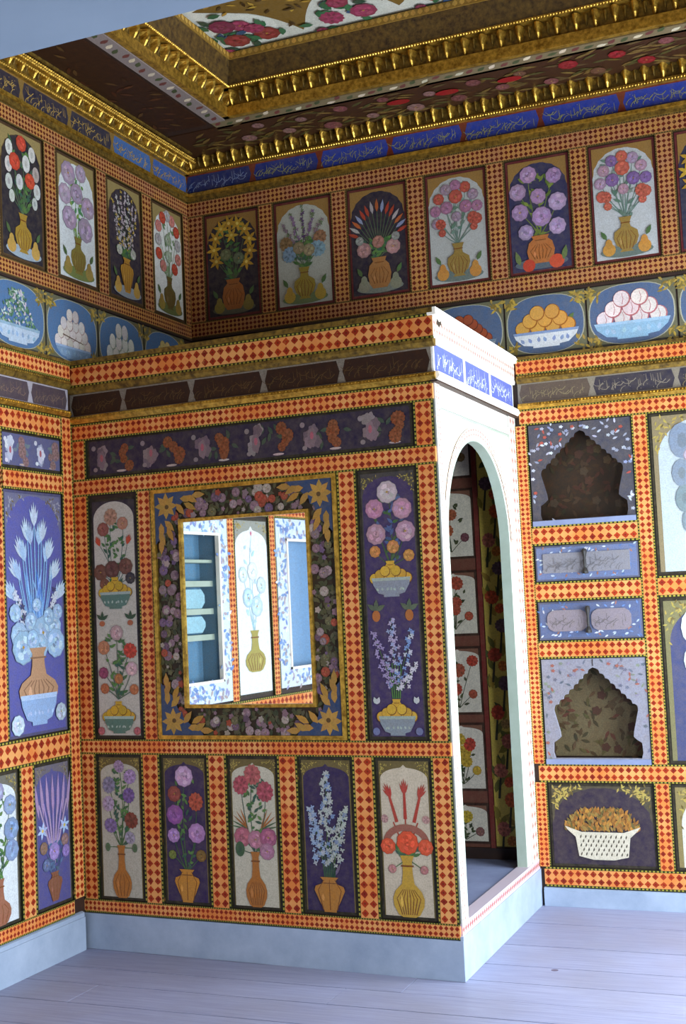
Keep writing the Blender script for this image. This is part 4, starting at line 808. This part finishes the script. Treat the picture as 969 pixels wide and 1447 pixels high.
def ub3(a):
    W, H = a.w, a.h; a.group('painted_bouquet')
    for i in range(15):
        t = (i-7)/7; an = 1.57-t*1.15; c = ['a83c28', 'b0a8a8', 'b85a2c', '8a94b0', 'b03828'][i % 5]; l = .5*H*(1-.25*abs(t)); x, y = math.cos(an)*l*.62, .46*H+math.sin(an)*l*.72
        a.stem(0, .4*H, x, y, .015*W, '4c6248'); a.leaf(x*.85, .46*H+(y-.46*H)*.85, .22*W, .065*W, an, c)
    a.bouquet((0, .34), [(-.25, .43, .12, 'a87a78', 'r'), (.25, .43, .12, 'b08480', 'r'), (.0, .49, .1, 'a06a60', 'r'), (-.32, .52, .07, '8a8a84', 'r'), (.3, .52, .07, '8a8a84', 'r')], '4a5a48'); on_plate(a, 'a8703c', 'pot', '8a8a74', '7c8078', .4, .28)
def dome(cols, n1=9):
    def d(a):
        hd = [(.35*math.cos(t), .64+.24*math.sin(t), .088, cols[i % len(cols)], 'r') for i, t in enumerate([-.35+3.84*k/(n1-1) for k in range(n1)])]
        hd += [(0, .78, .11, cols[0], 'r'), (-.16, .69, .1, cols[1], 'r'), (.16, .68, .1, cols[1], 'r'), (-.27, .55, .09, cols[0], 'c'), (.27, .57, .1, cols[0], 'c'), (0, .6, .08, cols[2], 'r'), (-.25, .47, .06, cols[0], 'r'), (.28, .49, .06, cols[0], 'r')]
        a.bouquet((0, .36), hd, '6a8478', ('6a8478', '5a7a68', '8a9a90'), 22); on_plate(a, '9a7a3a', 'gourd', 'c88a3c', '6a7a70')
    return d
def ub5(a):
    a.bouquet((0, .32), [(-.14, .86, .13, 'a884a8', 'r'), (.26, .82, .12, 'a07ca4', 'r'), (-.32, .72, .13, 'a888a8', 'r'), (.0, .66, .12, 'a480a4', 'r'), (-.3, .54, .13, '9c7ca0', 'r'), (.3, .59, .14, 'ac90b0', 'r'), (.04, .48, .15, 'a884ac', 'r'), (-.22, .36, .12, 'a48cac', 'r'), (.28, .38, .13, 'ac90b4', 'r')], '6a7c34', ('6a7c34', '54702c', '7c8c3c'), 44)
    W, H = a.w, a.h; a.group('painted_vase'); a.disc(0, .08*H, .42*W, .05*H, '5a6470', n=20); a.vase(0, .08*H, .44*W, .24*H, 'b86a34', 'pot', 6); a.disc(-.2*W, .07*H, .1*W, .1*W, 'c8402c'); a.disc(.24*W, .08*H, .12*W, .11*W, 'd04a30')
    for q in (-1, 1): a.leaf(q*.34*W, .08*H, .24*W, .1*W, 1.57-q*.25, '6a7a48')
UB = [('221c30', ub1, 'navy upper panel of yellow lilies over an orange pot'), ('b8b8ac', ub2, 'grey white upper panel of purple spikes over pears'), ('221d34', ub3, 'dark upper panel with fan of red and white feather tulips'), ('b9b9b4', dome(['b04a3c', 'a06a88', '9a8090']), 'grey white upper panel with dome of red and mauve blooms'), ('2c2e54', ub5, 'dark blue upper panel of large mauve roses over an orange pot'), ('c6c6c4', dome(['c05a48', '7a5a90', 'b08898', 'a88aa4']), 'pale upper panel of purple and red blooms over two orange pears'), ('2a2c48', ub1, 'dark upper panel of yellow lilies at the cornice end'), ('c0c0bc', ub2, 'pale upper panel of spikes past the niche column'), ('2a2c48', ub5, 'dark upper panel of mauve roses in the window corner')]
for i, ((a, b), (f, d, lb)) in enumerate(zip(UX, UB)):
    panel(wall_back, MB, a, b, B0, B1, f, d, lb, span='9a7238', arch='scallop', rise=.46, fwf=.93, seed=550+i, scroll=None, edge='6a1e28')
xs = [0] + [v for p in UX for v in p] + [RX]
for i in range(0, len(xs), 2): band(wall_back, MB, 'stile', xs[i]+.004, xs[i+1]-.004, B0-.005, B1+.005, mat=M_CHKU, rows=3, n1=.012)
band(wall_back, MB, 'rail', 0, RX, 2.912, 2.997, mat=M_CHKU, rows=3, n1=.012); band(wall_back, MB, 'rail', 0, RX, 3.572, 3.66, mat=M_CHKU, rows=3, n1=.012)
strip(wall_back, MB, 'fillet', 0, RX, 2.90, 2.911, 0, .016, M_WOODD)

# ------------------------------------------------------------------ back wall, niche column
CX0, CX1 = 1.822, 2.308
for a, b in ((.088, .180), (.570, .658), (2.266, 2.345)): band(wall_back, MB, 'rail', KW+.03, RX, a, b)
for a, b in ((1.148, 1.234), (1.418, 1.512), (1.684, 1.78)): band(wall_back, MB, 'rail', CX0-.008, CX1+.004, a, b)
for a, b in ((KW+.004, CX0-.006), (CX1+.004, 2.388)): band(wall_back, MB, 'stile', a, b, .180, .570); band(wall_back, MB, 'stile', a, b, .658, 2.266)
band(wall_back, MB, 'stile', 2.875, 2.96, .18, 2.266); band(wall_back, MB, 'rail', 2.388, 2.875, 1.415, 1.515)
def niche(y0, y1, base, cols, seed, label, dark):
    W, H = CX1-CX0, y1-y0; g = Geo(); org = ((CX0+CX1)/2, y0, 0)
    half = [(.415, .045), (.43, .10), (.425, .19), (.375, .225), (.35, .25), (.355, .30), (.385, .42), (.405, .50)]
    NS = 8; ax, az, bx, bz = .405, .515, .012, .905
    for i in range(NS):
        for k in range(4):
            t = (i+k/4)/NS; e = .017*math.sin(math.pi*k/4); half.append((ax+(bx-ax)*t+e*.69, az+(bz-az)*t+e*.72))
    half += [(0, .915)]
    for sgn in (-1, 1):
        hole = [(sgn*x*W, z*H) for x, z in half]; poly = [(0, 0), (sgn*W/2, 0), (sgn*W/2, H), (0, H)] + list(reversed(hole)) + [(0, .045*H)]
        if sgn < 0: poly = poly[::-1]
        s2 = Geo(); s2.prism([(x, y) for x, y in poly], -.012, .008, lin(base))
        for f, c in zip(s2.f, s2.c): g.face([s2.v[k] for k in f], c)
    o = place('niche_board', g.mesh('niche_board', M_PAINT), wall_back, MB @ Matrix.Translation(org), label=label)
    a = Art(W, H, .008, seed); a.group('painted_flowers')
    def inhole(x, z):
        x = abs(x)/W; z = z/H
        if z < .03: return False
        if z < .52: return x < .455
        return x < .455*(1-(z-.5)/.44)+.03
    k = 0
    while k < 95:
        x, z = a.r.uniform(-.485, .485)*W, a.r.uniform(.02, .98)*H
        if inhole(x, z): 
            k += .05; continue
        k += 1; c = a.r.choice(cols)
        if a.r.random() < .45: a.disc(x, z, .009, .007, c, lob=5, la=.25)
        else: a.leaf(x, z, .026, .011, a.r.uniform(0, 6.3), c)
    a.stroke([(0, .93*H), (0, .995*H)], .004, .004, '20181c'); a.emit(o, MB, org)
    strip(wall_back, MB, 'niche_sill', CX0, CX1, y0-.006, y0+.018, 0, .02, M_SLAB)
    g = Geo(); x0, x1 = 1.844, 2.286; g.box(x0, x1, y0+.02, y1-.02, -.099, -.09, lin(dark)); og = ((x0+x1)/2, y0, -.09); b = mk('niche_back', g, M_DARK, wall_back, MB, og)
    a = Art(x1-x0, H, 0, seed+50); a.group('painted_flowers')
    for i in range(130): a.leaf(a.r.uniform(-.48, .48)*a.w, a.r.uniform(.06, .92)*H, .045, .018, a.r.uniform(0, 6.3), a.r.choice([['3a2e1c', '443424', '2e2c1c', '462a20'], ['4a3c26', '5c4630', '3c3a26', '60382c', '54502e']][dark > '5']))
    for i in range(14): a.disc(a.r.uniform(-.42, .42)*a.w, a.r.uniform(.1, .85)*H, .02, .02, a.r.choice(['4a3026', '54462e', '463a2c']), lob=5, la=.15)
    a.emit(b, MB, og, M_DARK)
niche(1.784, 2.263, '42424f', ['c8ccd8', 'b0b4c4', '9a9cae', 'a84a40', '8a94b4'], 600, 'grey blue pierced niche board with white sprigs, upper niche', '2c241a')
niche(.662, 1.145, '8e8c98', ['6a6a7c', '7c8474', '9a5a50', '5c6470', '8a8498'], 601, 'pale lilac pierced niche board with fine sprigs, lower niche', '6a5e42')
def basket(a):
    W, H = a.w, a.h; a.group('painted_fruit')
    for i in range(420): t = a.r.random(); x = a.r.uniform(-.35, .35)*W*(1-.45*t*t); a.leaf(x, H*(.42+.25*t), .026, .013, 1.57+a.r.uniform(-.8, .8), a.r.choice(['b0742c', 'a0682c', 'c08434', '8a5a24', '6a5a2a', '9a7a3a']))
    a.group('painted_basket'); a.poly([(-.36*W, .49*H), (-.33*W, .44*H), (-.26*W, .36*H), (-.235*W, .13*H), (-.1*W, .09*H), (.1*W, .09*H), (.235*W, .13*H), (.26*W, .36*H), (.33*W, .44*H), (.36*W, .49*H), (.2*W, .42*H), (-.2*W, .42*H)], 'd8ccb4', .02)
    for r in range(5):
        for k in range(10):
            x = (k-4.5+.5*(r % 2))*.048*W; y = (.135+.052*r)*H
            if abs(x) < .225*W: a.leaf(x, y, .034*H*1.5, .016*W, 1.25, '4a4238')
panel(wall_back, MB, CX0, CX1, .184, .566, '2c2238', basket, 'dark purple panel with white lattice basket heaped with orange fruit', span='4a4434', arch='scallop', rise=.36, seed=610, name='basket_panel', scroll='b8a050', fwf=.96, spn=130)
rw = [(.0, .9, .1, '8c86a8', 'r'), (-.2, .82, .13, '7c8898', 'o'), (.2, .82, .13, '8c7c9c', 'o'), (-.05, .72, .12, 'a89aa8', 'r'), (-.22, .62, .1, '7c8a94', 'o'), (.2, .6, .12, 'a890a8', 'r'), (-.2, .46, .1, '7a8890', 'o'), (.05, .45, .12, 'ac9cb0', 'r'), (.22, .4, .1, '8090a0', 'o'), (-.15, .32, .1, '707e8c', 'o')]
panel(wall_back, MB, 2.392, 2.872, 1.52, 2.263, 'b8c2c6', low('urn', 'b07a58', rw, vw=.4, vh=.2), 'white panel of grey mauve roses beside the upper niche', span='8a7a5a', seed=620, rise=.42)
panel(wall_back, MB, 2.392, 2.872, .662, 1.41, '40466c', low('urn', 'c0a078', [(x, y, r, 'd0d8e4', t) for x, y, r, c, t in rw], vw=.4, vh=.2), 'blue panel of white blooms beside the lower niche', span='7a744e', seed=621, rise=.42)
panel(wall_back, MB, 2.392, 2.872, .184, .566, 'd8d4c8', low('pot', 'b07a48', [(-.2, .7, .08, 'b08a98', 'r'), (0, .8, .08, 'a87a90', 'r'), (.2, .7, .08, 'b08a98', 'r')], vw=.4, vh=.4), 'low cream panel beside the lattice basket panel', span='8a7a4a', seed=622, rise=.4)
for y0, y1, f, lb in ((1.52, 2.263, '46508c', 'blue panel of pale blooms near the window corner, upper'), (.662, 1.41, 'd8d8d0', 'white panel of pale blooms near the window corner, middle'), (.184, .566, '3a2c50', 'purple panel of pale blooms near the window corner, lowest')):
    panel(wall_back, MB, 2.964, 3.44, y0, y1, f, low('urn', 'b07a58', rw if y1-y0 > .5 else rw[3:7], vw=.4, vh=.2), lb, span='8a7a5a', seed=623, rise=.4)
band(wall_back, MB, 'rail', 2.96, 3.44, 1.415, 1.515); band(wall_back, MB, 'stile', 3.444, 3.53, .18, 2.266)
# drawers set in the niche column
def drawer(y0, y1, seed, label, plates, base, ink):
    d = place('wall_drawer', None, None, MB @ Matrix.Translation(((CX0+CX1)/2, y0, 0)), label=label, category='drawer'); W, H = CX1-CX0, y1-y0; org = ((CX0+CX1)/2, y0, 0)
    g = Geo(); g.box(CX0, CX1, y0, y1, .001, .012, lin('5a5c70')); g.box(CX0+.008, CX1-.008, y0+.008, y1-.008, .012, .018, lin(base)); o = mk('drawer_front', g, M_PAINT, d, MB, org)
    a = Art(W, H, .018, seed); a.group('painted_border')
    for i in range(130):
        x, y = a.r.uniform(-.475, .475)*W, a.r.uniform(.07, .93)*H
        if abs(x) < .4*W and .23*H < y < .77*H: continue
        a.leaf(x, y, .02, .009, a.r.uniform(0, 6.3), a.r.choice(['4a6aa0', 'b8c4d4', '6a8ac0', 'd0d4dc', '9a6a60']))
    a.emit(o, MB, org)
    for (x0, x1, rnd, c) in plates:
        w2 = (x1-x0)*W; g = Geo(); q = .03 if rnd else .004; xa, xb, ya, yb = x0*W, x1*W, .22*H, .78*H
        g.prism([(xa+q, ya), (xb-q, ya), (xb-q*.3, ya+q*.4), (xb, ya+q), (xb, yb-q), (xb-q*.3, yb-q*.4), (xb-q, yb), (xa+q, yb), (xa+q*.3, yb-q*.4), (xa, yb-q), (xa, ya+q), (xa+q*.3, ya+q*.4)], .019, .023, lin(c))
        p = place('cartouche', g.mesh('cartouche', M_PAINT), d, MB @ Matrix.Translation(org)); a = Art(W, H, .023, seed+1); a.group('script'); calligraphy(a, xa+.012, xb-.01, .27*H, .73*H, ink, 1.3); a.emit(p, MB, org)
    # iron drop pull
    g = Geo()
    def lathe(rows, cx, n0):
        for (y, r), (y2, r2) in zip(rows, rows[1:]):
            for i in range(8):
                t, t2 = 2*math.pi*i/8, 2*math.pi*(i+1)/8
                g.face([(cx+r*math.cos(t), y, n0+r*math.sin(t)), (cx+r2*math.cos(t), y2, n0+r2*math.sin(t)), (cx+r2*math.cos(t2), y2, n0+r2*math.sin(t2)), (cx+r*math.cos(t2), y, n0+r*math.sin(t2))])
    lathe([(.16*H, 0), (.17*H, .015), (.24*H, .014), (.34*H, .006), (.5*H, .007), (.6*H, .006), (.72*H, .010), (.80*H, .013), (.86*H, .010), (.88*H, 0)], -.003, .034)
    place('pull', g.mesh('pull', M_IRON), d, MB @ Matrix.Translation(org), label='black iron drop pull')
drawer(1.515, 1.681, 640, 'upper wall drawer with one long grey script cartouche', [(-.42, .42, False, '86848c')], '66749a', '6c6a70')
drawer(1.237, 1.415, 650, 'lower wall drawer with two rounded pinkish script cartouches', [(-.41, -.02, True, '8c8088'), (.02, .40, True, '8c8088')], '56648a', '6c6468')

# chipped patch on the sunlit cornice corner
a = Art(.1, .1, .0205, 700); a.group('chip')
a.poly([(.0, 0), (.03, -.012), (.055, .004), (.07, -.004), (.06, .02), (.035, .012), (.01, .022)], '2c2018', .02); a.emit(kiosk, MS, (.02, 2.545, 0))
